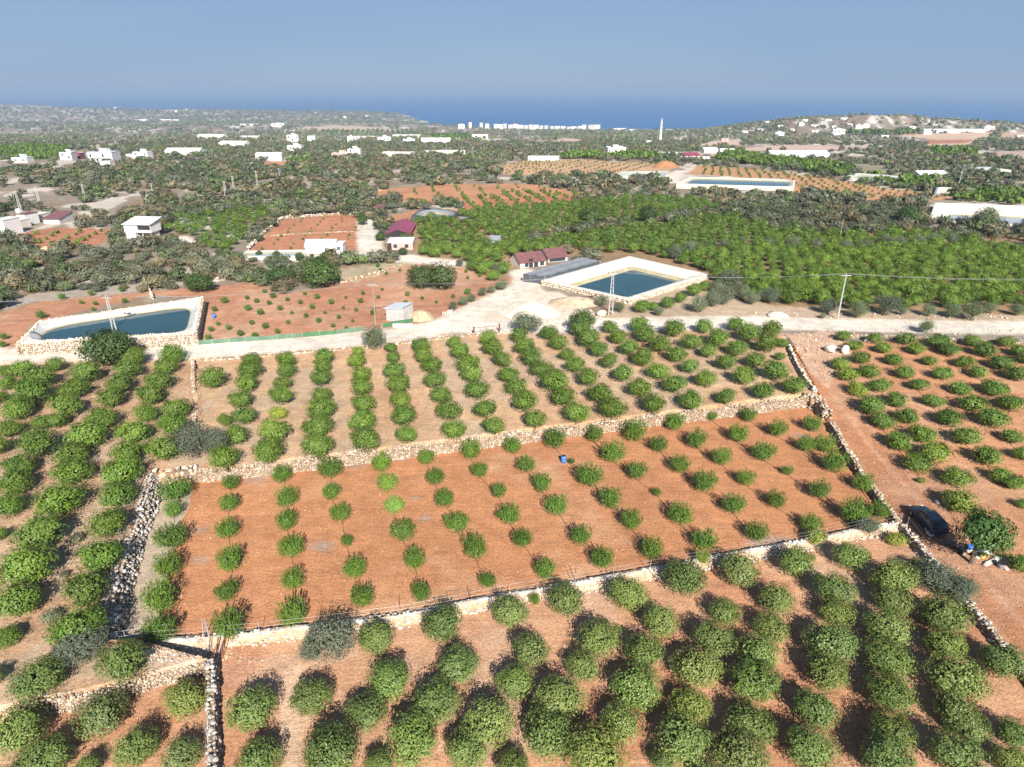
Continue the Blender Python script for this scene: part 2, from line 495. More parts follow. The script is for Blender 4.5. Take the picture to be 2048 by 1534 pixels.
# ---------------------------------------------------------------- ground colour zones, in the photograph's pixels
SCRUB = (.30, .245, .185)
SOIL_RED, SOIL_OR, SOIL_TAN, SOIL_PALE = (.49, .225, .108), (.47, .23, .12), (.47, .30, .185), (.60, .44, .31)
WHITE_RD, GRAVEL, ROCK = (.77, .68, .57), (.70, .60, .485), (.58, .505, .42)
ZONES = [
    # polygon, colour, edge wobble in px
    ([(-400, 735), (0, 722), (390, 714), (388, 850), (392, 940), (304, 950), (218, 1290), (410, 1338), (0, 1432), (-600, 1500), (-900, 900)], (.50, .32, .195), 3),
    ([(388, 714), (600, 698), (1000, 662), (1560, 657), (1600, 720), (1640, 795), (1000, 878), (392, 950)], (.55, .355, .21), 3),
    ([(300, 950), (392, 946), (1000, 876), (1640, 795), (1665, 850), (1800, 1050), (1500, 1105), (900, 1215), (300, 1300), (215, 1288)], SOIL_RED, 3),
    ([(-600, 1500), (0, 1430), (200, 1385), (420, 1335), (300, 1290), (900, 1213), (1500, 1103), (1800, 1048), (2040, 1340), (2500, 1900), (-900, 1900)], (.56, .31, .18), 3),
    ([(1576, 690), (1800, 680), (2300, 690), (2800, 1200), (2500, 1900), (2040, 1345), (1805, 1050), (1665, 850), (1640, 795)], (.50, .25, .13), 3),
    ([(1580, 690), (1650, 690), (1720, 800), (1790, 880), (1900, 1010), (2060, 1190), (2060, 1330), (1810, 1052), (1668, 850), (1640, 790)], (.45, .21, .11), 6),
    ([(1575, 665), (1680, 668), (1700, 720), (1660, 780), (1610, 730)], (.55, .36, .25), 8),
    ([(0, 625), (100, 598), (290, 584), (430, 572), (510, 566), (560, 590), (655, 572), (700, 560), (800, 532), (880, 520), (920, 530), (1020, 556), (1040, 570), (900, 628), (800, 655), (400, 692), (410, 596), (300, 590), (60, 650), (30, 712), (-60, 718), (-60, 632)], (.46, .225, .13), 2),
    ([(495, 505), (560, 440), (640, 432), (713, 429), (726, 450), (722, 498), (600, 500)], (.46, .21, .115), 2),
    ([(10, 478), (60, 462), (110, 456), (235, 458), (240, 470), (165, 502), (110, 500), (60, 488)], (.44, .20, .115), 3),
    ([(748, 384), (780, 376), (900, 369), (1060, 368), (1180, 388), (1195, 396), (1060, 412), (930, 412), (860, 408), (760, 398)], (.50, .25, .13), 4),
    ([(925, 405), (1050, 392), (1190, 394), (1110, 412), (980, 428), (930, 424)], (.46, .20, .105), 3),
    ([(770, 435), (830, 420), (930, 418), (1000, 432), (900, 445), (800, 450)], (.48, .24, .13), 4),
    ([(960, 337), (1060, 320), (1140, 318), (1280, 325), (1345, 330), (1340, 346), (1235, 352), (1150, 352), (1010, 348)], (.55, .34, .20), 2),
    ([(1395, 331), (1440, 333), (1560, 343), (1680, 362), (1770, 376), (1875, 386), (1920, 395), (1850, 404), (1740, 400), (1590, 385), (1590, 362), (1375, 348)], (.52, .28, .15), 2),
    ([(500, 330), (540, 322), (625, 324), (620, 334), (560, 338)], (.52, .27, .14), 1),
    ([(0, 300), (60, 292), (140, 294), (115, 318), (30, 322), (0, 316)], (.11, .15, .05), 1),
    ([(590, 258), (650, 251), (720, 252), (830, 262), (700, 266)], (.60, .44, .33), 2),
    ([(950, 256), (1050, 259), (1050, 264), (960, 262)], (.60, .42, .31), 1),
    ([(1095, 286), (1130, 275), (1165, 280), (1160, 285), (1110, 289)], (.60, .45, .36), 2),
    ([(1118, 304), (1210, 303), (1212, 310), (1120, 311)], (.50, .25, .13), 1),
    ([(1395, 290), (1440, 280), (1485, 278), (1485, 288), (1400, 297)], (.60, .45, .33), 2),
    ([(1480, 296), (1570, 290), (1740, 292), (1740, 298), (1500, 302)], (.58, .42, .33), 2),
    ([(1380, 303), (1500, 302), (1560, 312), (1400, 318)], (.52, .38, .29), 3),
    ([(1790, 270), (1985, 264), (1985, 270), (1920, 296), (1840, 296), (1870, 280)], (.60, .42, .30), 2),
    ([(1860, 280), (1950, 279), (1930, 286), (1845, 288)], (.45, .20, .12), 1),
    ([(2000, 266), (2060, 264), (2060, 280), (2000, 282)], (.56, .38, .28), 2),
    ([(1980, 304), (2060, 302), (2060, 318), (2000, 318)], (.50, .36, .30), 2),
    ([(1700, 318), (1880, 330), (1990, 345), (1880, 365), (1700, 352)], (.30, .26, .18), 5),
    ([(0, 600), (60, 590), (240, 566), (420, 548), (420, 562), (250, 585), (60, 605), (0, 622)], (.42, .36, .29), 3),
    ([(640, 540), (760, 528), (870, 520), (820, 534), (700, 565), (655, 575), (600, 560)], (.42, .34, .22), 5),
    ([(1940, 485), (2060, 475), (2060, 500), (1960, 500)], (.58, .48, .38), 5),
    ([(1190, 455), (1280, 440), (1440, 420), (1445, 428), (1330, 442), (1220, 462)], (.53, .33, .21), 3),
    ([(1050, 470), (1170, 455), (1180, 462), (1070, 480)], (.52, .31, .2), 4),
    ([(1270, 560), (1420, 560), (1560, 600), (1900, 620), (2060, 630), (2060, 648), (1560, 640), (1400, 640), (1210, 640)], (.48, .36, .25), 4),
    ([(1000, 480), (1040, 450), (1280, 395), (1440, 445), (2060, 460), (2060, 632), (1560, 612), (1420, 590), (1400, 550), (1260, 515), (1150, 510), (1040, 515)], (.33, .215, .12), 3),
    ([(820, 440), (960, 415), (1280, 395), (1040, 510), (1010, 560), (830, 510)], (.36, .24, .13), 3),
    ([(905, 645), (985, 600), (1060, 575), (1130, 590), (1210, 640), (1180, 660), (1000, 664)], (.66, .545, .44), 4),
    ([(1030, 540), (1060, 560), (1100, 590), (1230, 645), (1120, 650), (1000, 640), (1020, 575)], (.68, .57, .45), 5),
    ([(430, 1330), (700, 1290), (720, 1310), (600, 1345), (640, 1400), (590, 1545), (560, 1545), (570, 1420), (540, 1370), (440, 1375)], (.56, .35, .22), 6),
    ([(306, 962), (385, 958), (378, 1000), (350, 1060), (338, 1140), (322, 1220), (296, 1275), (222, 1284), (250, 1150), (285, 1040)], (.48, .375, .275), 8),
    ([(300, 1292), (420, 1290), (420, 1330), (330, 1350), (290, 1330)], (.55, .40, .29), 3),
]
STRIPS = [   # polyline, width px, colour (dry grass strips, tan paths, white tracks)
    ([(0, 718), (200, 706), (400, 702), (600, 690), (840, 668)], 8, (.60, .50, .40)),
]
ROADS = [    # centre line px, half width m
    ([(-700, 731), (-200, 717), (0, 711), (200, 702), (400, 700), (600, 690), (800, 668), (900, 651), (1000, 653), (1150, 650), (1300, 648), (1500, 645), (1700, 650), (1900, 653), (2100, 656), (2600, 664)], 2.9),
    ([(840, 664), (900, 645), (960, 617), (1010, 590), (1050, 572), (1060, 560), (1046, 545)], 2.4),
    ([(735, 442), (738, 470), (742, 500), (748, 515)], 2.6),
    ([(610, 516), (690, 512), (748, 513), (800, 515), (850, 521), (905, 526)], 2.6),
    ([(560, 520), (640, 518), (700, 512)], 3.2),
    ([(360, 475), (385, 492), (400, 508), (440, 512)], 1.4),
    ([(670, 352), (680, 346), (692, 338)], 2.5),
    ([(1345, 365), (1350, 350), (1360, 342)], 2.8),
]


def dist_poly(x, y, pts):
    d = np.full(np.shape(x), 1e9)
    for (ax, ay), (bx, by) in zip(pts[:-1], pts[1:]):
        vx, vy = bx - ax, by - ay
        t = np.clip(((x - ax) * vx + (y - ay) * vy) / (vx * vx + vy * vy + 1e-9), 0, 1)
        d = np.minimum(d, np.hypot(x - ax - t * vx, y - ay - t * vy))
    return d


ROADW = [([tuple(P(*p)[:2]) for p in pl], w) for pl, w in ROADS]
FURROWS = []


def build_ground():
    vv = np.concatenate([np.arange(2.1, 0.16, -0.0021), np.arange(0.16, 0.05, -0.0011), np.geomspace(0.05, 0.0047, 150)])
    ys = CAMH / vv
    us = np.arange(-1.02, 1.0201, 0.0027)
    Y, U = np.meshgrid(ys, us, indexing='ij')
    X = U * (Y + 6.0)
    Z = H(X, Y)
    for pit, zp in PITS:
        m = pip(X, Y, pit); Z[m] = np.minimum(Z[m], zp)
    nr, nc = X.shape
    qx, qy = proj(X, Y, Z)
    wob = np.clip(60.0 / Y, .1, 1.0)
    w1 = fbm(X / 3.0, Y / 3.0, 21, 3); w2 = fbm(X / 3.0, Y / 3.0, 57, 3)
    n1 = fbm(X / 7, Y / 7, 5, 4); n2 = fbm(X / 30, Y / 30, 8, 3); n3 = fbm(X / 2.0, Y / 2.0, 31, 3)
    C = np.empty(X.shape + (3,)); C[:] = SCRUB
    # pale limestone and brown earth patches in the scrub
    nb = fbm(X / np.interp(Y, [150, 3000], [9, 60]), Y / np.interp(Y, [150, 3000], [9, 60]), 77, 4)
    k = sstep(.06, .16, nb)[..., None]
    C = C * (1 - k) + np.array(ROCK) * k
    hill = np.exp(-((X - 830) / 360) ** 2 - ((Y - 1760) / 330) ** 2)
    nf = fbm(X / np.interp(Y, [400, 4000], [6, 34]), Y / np.interp(Y, [400, 4000], [10, 60]), 83, 2)
    k = (sstep(.10, .24, nf + .035 * hill + .05 * fbm(X / 300, Y / 400, 87, 2)) * sstep(300, 700, Y))[..., None]
    C = C * (1 - k) + np.array((.72, .66, .58)) * k
    k = sstep(-.05, -.2, nb)[..., None] * .7
    C = C * (1 - k) + np.array((.27, .17, .10)) * k
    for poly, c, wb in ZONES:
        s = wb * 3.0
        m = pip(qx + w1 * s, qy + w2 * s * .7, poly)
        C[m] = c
    up = pip(qx, qy, ZONES[1][0]); lf = pip(qx, qy, ZONES[0][0])
    # dry weeds and straw between the rows of the two grassy orchards
    k = (sstep(-.02, .14, n1 + .5 * n3) * (up * .50 + lf * .45))[..., None]
    C = C * (1 - k) + np.array((.48, .375, .27)) * k
    k = (sstep(.04, .2, -n1 + .4 * n3) * (up * .45 + lf * .35))[..., None]
    C = C * (1 - k) + np.array((.50, .275, .155)) * k
    rd = pip(qx, qy, ZONES[2][0])
    k = (sstep(-.04, .2, n2 + .5 * n1 + .3 * n3) * rd * .72)[..., None]
    C = C * (1 - k) + np.array((.60, .36, .215)) * k
    sf = pip(qx, qy, ZONES[7][0])
    k = (sstep(-.02, .2, fbm(X / 12, Y / 12, 66, 3) + .3 * n3) * sf * .6)[..., None]
    C = C * (1 - k) + np.array((.54, .345, .225)) * k
    fg = pip(qx, qy, ZONES[3][0])
    k = (sstep(.02, .2, n1 + .3 * n3) * fg * .6)[..., None]
    C = C * (1 - k) + np.array((.56, .37, .25)) * k
    k = (sstep(.05, .2, -n1 + .3 * n3) * fg * .45)[..., None]
    C = C * (1 - k) + np.array((.43, .17, .085)) * k
    rt = pip(qx, qy, ZONES[4][0])
    k = (sstep(.02, .2, n1 + .3 * n3) * rt * .5)[..., None]
    C = C * (1 - k) + np.array((.53, .32, .20)) * k
    # old heaps of grey cuttings lying on the red field
    for (px, py, r) in [(400, 1058, 1.3), (402, 1118, 1.3), (645, 1092, 1.6), (850, 1035, .9), (832, 995, .6), (780, 1008, .5), (508, 955, 1.6), (715, 928, 1.6), (800, 915, 1.2), (1540, 1085, 2.2), (1600, 870, 1.6)]:
        x, y = PZ(px, py, 0.1)
        d = np.hypot((X - x), (Y - y) * 1.3) / r + w1 * 1.2
        k = (sstep(1.1, .2, d) * .7)[..., None]
        C = C * (1 - k) + np.array((.36, .285, .235)) * k
    road = np.zeros(X.shape, bool)
    for pl, w in ROADW:
        d = dist_poly(X, Y, pl)
        k = (sstep(w + 1.8, w, d + w1 * 1.5))[..., None]
        C = C * (1 - k) + np.array(GRAVEL) * k
        edge = d + w1 * 1.2
        road |= edge < w
        rut = np.abs(np.abs(d) - .85)
        kk = (sstep(.5, .15, rut + .3 * n3) * (edge < w) * .5)[..., None]
        body = np.array(WHITE_RD) * (0.93 + 0.28 * n1[..., None] + .2 * n3[..., None])
        body = body * (1 - kk) + np.array((.74, .66, .57)) * kk
        m = (edge < w)
        C[m] = np.clip(body, 0, .85)[m]
    # wheel ruts in the red track, and the trodden path of the front orchard
    for pl in ([(1620, 700), (1660, 780), (1740, 880), (1850, 1000), (1990, 1160), (2100, 1290)], [(1640, 700), (1690, 790), (1775, 885), (1885, 1005), (2025, 1165)]):
        d = dist_poly(X, Y, [PZ(*p, .8) for p in pl])
        k = (sstep(.55, .1, d + .4 * n3) * .55)[..., None]
        C = C * (1 - k) + np.array((.56, .33, .21)) * k
    d = dist_poly(X, Y, [PZ(*p, 0) for p in [(585, 1345), (578, 1400), (582, 1470), (590, 1560)]])
    k = (sstep(.9, .5, d + .3 * n3) * .8)[..., None]
    C = C * (1 - k) + np.array((.62, .42, .28)) * k
    track = pip(qx + w1 * 18, qy + w2 * 12, ZONES[5][0]) & ~road
    V = np.stack([X, Y, Z], -1).reshape(-1, 3)
    Cf = np.clip(C.reshape(-1, 3), .02, .85)
    idx = np.arange(nr * nc).reshape(nr, nc)
    F = np.stack([idx[:-1, :-1], idx[1:, :-1], idx[1:, 1:], idx[:-1, 1:]], -1)[..., ::-1].reshape(-1, 4)
    fr = road[:-1, :-1].reshape(-1); ft = track[:-1, :-1].reshape(-1)
    for name, msk in (('ground', ~fr & ~ft), ('gravel_road', fr), ('dirt_track', ft & ~fr)):
        f = F[msk]
        u, inv = np.unique(f, return_inverse=True)
        o = link(name, mk_mesh(name, V[u], inv.reshape(-1, 4), Cf[u], M_soil, True))
        o['kind'] = 'structure'


PITS = []       # ground dug out under the reservoirs
sb = MB().face([(-60000, 2400, -150), (60000, 2400, -150), (60000, 62000, -150), (-60000, 62000, -150)])
sea = sb.build('sea', M_sea); sea['kind'] = 'structure'

# ---------------------------------------------------------------- foliage
def unit(n, rs):
    v = rs.normal(size=(n, 3)); return v / np.linalg.norm(v, axis=1, keepdims=True)


def crown_arrays(seed, n, leaf, kind='round', pal=((.045, .085, .018), (.115, .165, .04)), tri=False, core=True):
    """leaf-sized faces through the volume of a crown of radius 1 standing on z = 0"""
    rs = np.random.RandomState(seed)
    cz = {'round': .80, 'young': .78, 'olive': .95, 'dense': .75, 'shrub': .5, 'sapling': .9, 'low': .62}[kind]
    rz = {'round': .74, 'young': .76, 'olive': .86, 'dense': .76, 'shrub': .52, 'sapling': .85, 'low': .60}[kind]
    nl = {'round': 30, 'young': 24, 'olive': 12, 'dense': 34, 'shrub': 8, 'sapling': 7, 'low': 24}[kind]
    ld = unit(nl, rs); ld[:, 2] = ld[:, 2] * .8 + .12
    lr = rs.uniform(.20, .38, nl) if kind in ('round', 'low', 'dense') else rs.uniform(.26, .46, nl) if kind != 'olive' else rs.uniform(.32, .52, nl)
    lc = ld * (1.0 - lr[:, None] * .85) * rs.uniform(.84, 1.02, nl)[:, None]
    k = rs.randint(0, nl + nl // 3, n)
    d = unit(n, rs)
    p = np.empty((n, 3))
    a = k < nl
    q = np.where(a, k, 0)
    rad = 1 - rs.uniform(0, 1, n) ** 2 * .55
    p[a] = (lc[q] + d * (lr[q] * rad)[:, None])[a]
    sh = d * (rs.uniform(0, 1, n) ** .5 * .28 + .70 + .06 * np.sin(d[:, 0] * 5 + seed) * np.cos(d[:, 1] * 6 + seed))[:, None]
    p[~a] = sh[~a]
    out = p / (np.linalg.norm(p, axis=1, keepdims=True) + 1e-6)
    if kind == 'young':
        # upright shoots breaking out of the top
        ns = 46
        sd = unit(ns, rs); sd[:, 2] = np.abs(sd[:, 2]) * .9 + .1; sd /= np.linalg.norm(sd, axis=1, keepdims=True)
        m = rs.uniform(size=n) < .26
        j = rs.randint(0, ns, n)
        t = rs.uniform(.0, .42, n)
        pp = sd[j] * .80 + np.array([0, 0, 1.0]) * t[:, None] + sd[j] * (t * .25)[:, None] + rs.normal(size=(n, 3)) * .022
        p[m] = pp[m]
    if kind in ('round', 'low', 'dense', 'young'):      # pruned-out gaps, so that no crown is a ball
        for _ in range(1 if kind == 'young' else 2):
            gd = unit(1, rs)[0]; gd[2] = abs(gd[2]) * .6; gd /= np.linalg.norm(gd)
            m = (out @ gd > rs.uniform(.82, .93)) & (rs.uniform(size=n) < .75)
            p[m] *= rs.uniform(.6, .8)
    inner = rs.uniform(size=n) < .16          # the leafy inside of the crown
    p[inner] = (d * (rs.uniform(.3, .66, n) if kind != 'shrub' else rs.uniform(.3, .7, n))[:, None])[inner]
    P3 = p * np.array([1, 1, rz]) + np.array([0, 0, cz])
    low = P3[:, 2] < .06
    P3[low, 2] = .06 + rs.uniform(0, .2, low.sum())
    ow = 1.25 if kind in ('round', 'low', 'dense', 'shrub') else .8
    nn = out * ow + unit(n, rs) * .7 + np.array([0, 0, .2]); nn /= np.linalg.norm(nn, axis=1, keepdims=True)
    up = np.array([0, 0, 1.0]) if kind == 'young' else None
    tv = unit(n, rs) if up is None else np.where(rs.uniform(size=(n, 1)) < .6, up + unit(n, rs) * .35, unit(n, rs))
    ta = tv - nn * (tv * nn).sum(1, keepdims=True); ta /= np.linalg.norm(ta, axis=1, keepdims=True) + 1e-6
    tb = np.cross(nn, ta)
    L = leaf * rs.uniform(.65, 1.4, n); L = np.where(inner, L * (2.1 if n >= 800 else 1.0), L); W = L * (.42 if kind in ('young', 'olive') else .62)
    if tri:
        V = np.stack([P3 + ta * L[:, None] * .6, P3 - ta * L[:, None] * .45 + tb * W[:, None] * .7, P3 - ta * L[:, None] * .45 - tb * W[:, None] * .7], 1)
    else:
        V = np.stack([P3 + ta * L[:, None] * .55, P3 + tb * W[:, None] * .5 + nn * L[:, None] * .06, P3 - ta * L[:, None] * .5, P3 - tb * W[:, None] * .5 + nn * L[:, None] * .06], 1)
    kk = V.shape[1]
    F = np.arange(n * kk).reshape(n, kk)
    clump = rs.uniform(0, 1, nl)[q] * .55 + rs.uniform(0, 1, n) * .45
    c0, c1 = np.array(pal[0]), np.array(pal[1])
    col = c0 + (c1 - c0) * clump[:, None]
    col = np.repeat(col, kk, 0)
    return V.reshape(-1, 3), F, col


CIT = ((.050, .108, .014), (.174, .258, .038))
CIT_G = ((.062, .114, .024), (.222, .275, .072))
YNG = ((.039, .100, .011), (.145, .235, .031))
OLV = ((.105, .125, .078), (.225, .245, .160))
DRK = ((.022, .048, .012), (.075, .118, .030))
SCR = ((.082, .093, .053), (.195, .203, .128))
NV = 10
CR = {}
for nm, kind, n, leaf, pal, mat in (('lemon', 'round', 5200, .072, CIT_G, M_leaf), ('citrus', 'round', 3400, .085, CIT, M_leaf), ('bushy', 'low', 3000, .085, CIT, M_leaf),
                                    ('young', 'young', 3600, .088, YNG, M_leaf), ('olive', 'olive', 5200, .075, OLV, M_olive), ('dark', 'dense', 4200, .085, DRK, M_leaf),
                                    ('scrub', 'shrub', 1100, .12, SCR, M_olive), ('sapling', 'sapling', 150, .34, YNG, M_leaf), ('grove', 'round', 2200, .10, CIT, M_leaf)):
    CR[nm] = [mk_mesh('crown', *crown_arrays(100 + i * 13 + len(CR) * 71, n, leaf, kind, pal), mat) for i in range(NV)]


def trunk_mesh(seed, limbs=5, h=.75, r=.075):
    rs = random.Random(seed); m = MB()
    m.tube([(0, 0, -.12), (.02, 0, .15), (0, .02, h * .55)], [r * 1.25, r, r * .85], 7)
    for i in range(limbs):
        a = 2 * math.pi * i / limbs + rs.uniform(-.4, .4); l = rs.uniform(.45, .7)
        m.tube([(0, .02, h * .5), (math.cos(a) * l * .45, math.sin(a) * l * .45, h * .5 + .25), (math.cos(a) * l, math.sin(a) * l, h + rs.uniform(.1, .4))], [r * .6, r * .42, r * .15], 5)
    me = bpy.data.meshes.new('trunk'); me.from_pydata(m.v, [], m.f); me.materials.append(M_bark); me.update(); return me


TR = [trunk_mesh(i) for i in range(4)]


def plant(name, label, cat, group, loc, r, kind, tint=(1, 1, 1), flat=1.0, parts=True, sx=1.0, lift=0.0):
    i = rnd.randrange(NV)
    rz = rnd.uniform(0, 6.283)
    t = empty(name, loc, label, cat, group)
    if parts:
        link('trunk', TR[i % 4], t, None, rz, (r, r, r * flat + lift * 1.3))
    ex = rnd.uniform(.92, 1.09)
    c = link('crown', CR[kind][i], t, None, rz, (r * sx * ex, r / ex, r * flat))
    c.rotation_euler = (rnd.uniform(-.1, .1), rnd.uniform(-.1, .1), rz)
    c.location = (0, 0, lift); c.color = (*tint, 1)
    return t


ORD = 'zeroth first second third fourth fifth sixth seventh eighth ninth tenth eleventh twelfth thirteenth fourteenth fifteenth sixteenth seventeenth eighteenth nineteenth twentieth'.split()


def tile(ox, oy, s, items):
    return [(ox + a[0] / s, oy + a[1] / s, a[2] / s) for a in items]


A_ = lambda *it: tile(400, 640, 3.413, it)
B_ = lambda *it: tile(950, 620, 3.413, it)
C_ = lambda *it: tile(1448, 640, 3.413, it)
D_ = lambda *it: tile(1500, 900, 3.737, it)
E_ = lambda *it: tile(500, 900, 3.657, it)
G_ = lambda *it: tile(1000, 850, 3.413, it)
H_ = lambda *it: tile(0, 960, 3.657, it)
I_ = lambda *it: tile(0, 1200, 3.657, it)
J_ = lambda *it: tile(500, 1180, 3.657, it)
K_ = lambda *it: tile(1000, 1150, 3.657, it)
L_ = lambda *it: tile(1500, 1150, 3.737, it)
M_ = lambda *it: tile(0, 640, 3.933, it)
N1_ = lambda *it: tile(0, 380, 3.938, it)
N2_ = lambda *it: tile(500, 380, 3.938, it)
N3_ = lambda *it: tile(1020, 380, 3.938, it)
N4_ = lambda *it: tile(1528, 380, 3.938, it)


def at_crown(cx, cy, w, hk, zfix=None):
    """base point and radius of a crown drawn around cx, cy with width w px; hk: height of its middle over its radius"""
    r = 1.0
    for _ in range(3):
        v = P(cx, cy, r * hk) if zfix is None else Vector((*PZ(cx, cy, zfix + r * hk), zfix))
        r = w / 2 * depth_of(v) / FPX
    return v, r


UP_ROWS = [
    A_((345, 272, 140), (335, 340, 170), (318, 432, 165), (270, 540, 175), (300, 650, 165), (170, 680, 115), (235, 782, 190), (170, 945, 220)),
    A_((590, 270, 140), (595, 335, 150), (570, 425, 130), (560, 512, 175), (530, 630, 130), (510, 755, 220), (470, 890, 220)),
    A_((845, 245, 140), (835, 307, 140), (825, 390, 165), (825, 510, 150), (820, 605, 215), (805, 720, 215), (800, 860, 230)),
    A_((1075, 217, 90), (1075, 282, 135), (1095, 370, 140), (1100, 462, 170), (1110, 570, 175), (1110, 686, 200), (1120, 820, 220)),
    A_((1300, 188, 90), (1320, 250, 110), (1325, 335, 165), (1345, 435, 180), (1365, 540, 160), (1395, 652, 180), (1410, 782, 160)),
    A_((1515, 165, 145), (1530, 237, 155), (1578, 307, 155), (1610, 400, 160), (1640, 507, 165), (1695, 617, 185), (1730, 746, 170)),
    A_((1735, 150, 110), (1770, 212, 150), (1820, 292, 175), (1855, 370, 155), (1890, 480, 175), (1950, 602, 180), (2010, 712, 170)),
    B_((90, 190, 130), (115, 257, 155), (180, 337, 150), (225, 432, 155), (285, 522, 160), (345, 627, 190), (410, 742, 170)),
    B_((295, 175, 130), (335, 247, 150), (395, 322, 170), (460, 400, 165), (540, 492, 200), (600, 590, 185), (690, 706, 180)),
    B_((505, 157, 130), (565, 222, 140), (625, 305, 115), (685, 377, 145), (775, 460, 165), (855, 572, 190), (940, 672, 200)),
    B_((720, 132, 150), (775, 197, 165), (840, 272, 140), (925, 350, 135), (1005, 437, 155), (1130, 527, 175), (1220, 640, 180)),
    B_((920, 115, 120), (980, 182, 135), (1055, 250, 155), (1150, 325, 165), (1250, 412, 165), (1365, 505, 170), (1470, 607, 185)),
    B_((1125, 97, 145), (1165, 157, 165), (1260, 227, 165), (1375, 302, 155), (1470, 382, 140), (1580, 472, 155), (1715, 585, 155)),
    B_((1370, 125, 165), (1480, 212, 155), (1590, 277, 135), (1720, 357, 145), (1830, 447, 170), (1960, 547, 165)),
    B_((1565, 112, 125), (1665, 187, 170), (1790, 257, 160), (1915, 340, 155)) + C_((350, 350, 185), (490, 442, 175)),
    B_((1780, 97, 125), (1870, 157, 170), (1990, 230, 165)),
    C_((320, 65, 150), (400, 155, 90), (385, 245, 80)),
]
RT_ROWS = [
    C_((795, 295, 140), (850, 372, 150), (915, 467, 155), (1000, 580, 200), (1085, 682, 175), (1195, 822, 190), (1330, 972, 210), (1345, 1095, 60)),
    C_((815, 110, 110), (890, 172, 120), (935, 257, 140), (1000, 342, 150), (1075, 442, 160), (1175, 542, 160), (1250, 652, 170), (1355, 767, 200), (1450, 907, 220), (1600, 1067, 220), (1620, 1232, 250)),
    C_((1030, 125, 115), (1090, 187, 130), (1160, 267, 135), (1230, 352, 145), (1335, 442, 135), (1430, 547, 145), (1540, 667, 190), (1660, 787, 210), (1805, 927, 205), (1890, 1055, 170), (1985, 1110, 160)),
    C_((1245, 130, 140), (1315, 192, 135), (1405, 272, 120), (1490, 362, 150), (1605, 457, 160), (1700, 562, 205), (1835, 667, 210), (1965, 787, 165), (2050, 915, 150)),
    C_((1475, 140, 165), (1540, 197, 160), (1650, 282, 145), (1745, 352, 145), (1850, 457, 190), (1965, 562, 195)),
    C_((1700, 140, 140), (1780, 202, 165), (1895, 287, 165), (2000, 367, 165)),
    C_((1930, 147, 130), (2010, 202, 140), (2080, 262, 150)),
    C_((2045, 1250, 110)) + D_((2025, 842, 190)),
]
FD_ROWS = [
    H_((1285, 62, 225), (1260, 217, 140), (1240, 417, 240), (1215, 627, 220), (1165, 857, 260), (1150, 1102, 250)),
    H_((1680, 20, 130), (1670, 167, 150), (1660, 352, 180), (1680, 582, 210), (1650, 812, 180), (1670, 1062, 250)),
    E_((240, 177, 150), (255, 347, 175), (265, 517, 170), (300, 707, 205), (315, 947, 180), (310, 1192, 230)),
    E_((590, 127, 190), (595, 302, 145), (670, 457, 160), (710, 662, 100), (760, 852, 185), (820, 1082, 190)),
    E_((960, 97, 160), (1000, 242, 165), (1045, 407, 160), (1115, 587, 190), (1200, 792, 180), (1250, 1035, 165)),
    E_((1290, 52, 135), (1355, 192, 150), (1425, 347, 160), (1510, 527, 190), (1640, 717, 205), (1740, 952, 140)),
    B_((-30, 960, 155)) + E_((1680, 147, 145), (1815, 300, 130), (1895, 462, 185), (1998, 648, 165)) + G_((310, 980, 160)),
    B_((255, 922, 135)) + G_((175, 262, 140), (285, 387, 155), (395, 542, 170), (550, 745, 165), (700, 912, 170)),
    G_((370, 92, 160), (620, 347, 185), (750, 492, 170), (890, 645, 165), (1045, 845, 175)),
    G_((645, 62, 135), (775, 182, 175), (930, 307, 150), (1070, 455, 75), (1240, 602, 190), (1400, 780, 185)),
    G_((920, 32, 175), (1090, 132, 130), (1230, 262, 155), (1400, 387, 180), (1600, 547, 165), (1760, 727, 165)),
    B_((1365, 757, 150)) + G_((1355, 97, 155), (1515, 217, 150), (1675, 357, 140), (1890, 505, 145)) + C_((600, 1385, 150)),
    B_((1620, 727, 75)) + G_((1630, 62, 150), (1805, 182, 160), (1960, 308, 85)) + C_((660, 1152, 165), (900, 1320, 210)),
    B_((1870, 710, 125)) + C_((370, 742, 140), (560, 845, 140), (755, 965, 180), (955, 1107, 150), (1070, 1290, 150)),
    C_((600, 707, 130), (695, 842, 150)),
]
LF_ROWS = [
    M_((1390, 700, 230), (1365, 825, 250), (1290, 1005, 290)),
    M_((1345, 265, 205), (1310, 352, 200), (1250, 465, 230), (1190, 577, 240), (1140, 722, 220), (1045, 872, 270), (990, 1042, 270), (960, 1192, 320), (920, 1372, 300)) + H_((790, 312, 300), (720, 552, 310), (640, 792, 340), (560, 1085, 400)),
    M_((1050, 290, 215), (1015, 382, 225), (940, 497, 230), (860, 612, 230), (805, 762, 265), (665, 912, 300), (560, 1062, 270), (550, 1192, 320)) + H_((420, 148, 350), (300, 362, 370), (200, 612, 400), (110, 890, 330), (45, 1140, 220)),
    M_((670, 412, 240), (585, 532, 240), (510, 662, 270), (450, 792, 165), (320, 802, 170), (280, 962, 330), (150, 1122, 265), (120, 1272, 270), (80, 1452, 250)) + H_((-10, 395, 130)),
    M_((430, 342, 170), (310, 442, 240), (250, 562, 300), (130, 682, 265), (55, 842, 225), (-30, 990, 200)),
    M_((170, 382, 190), (50, 402, 150), (60, 492, 155), (-20, 600, 150)),
]
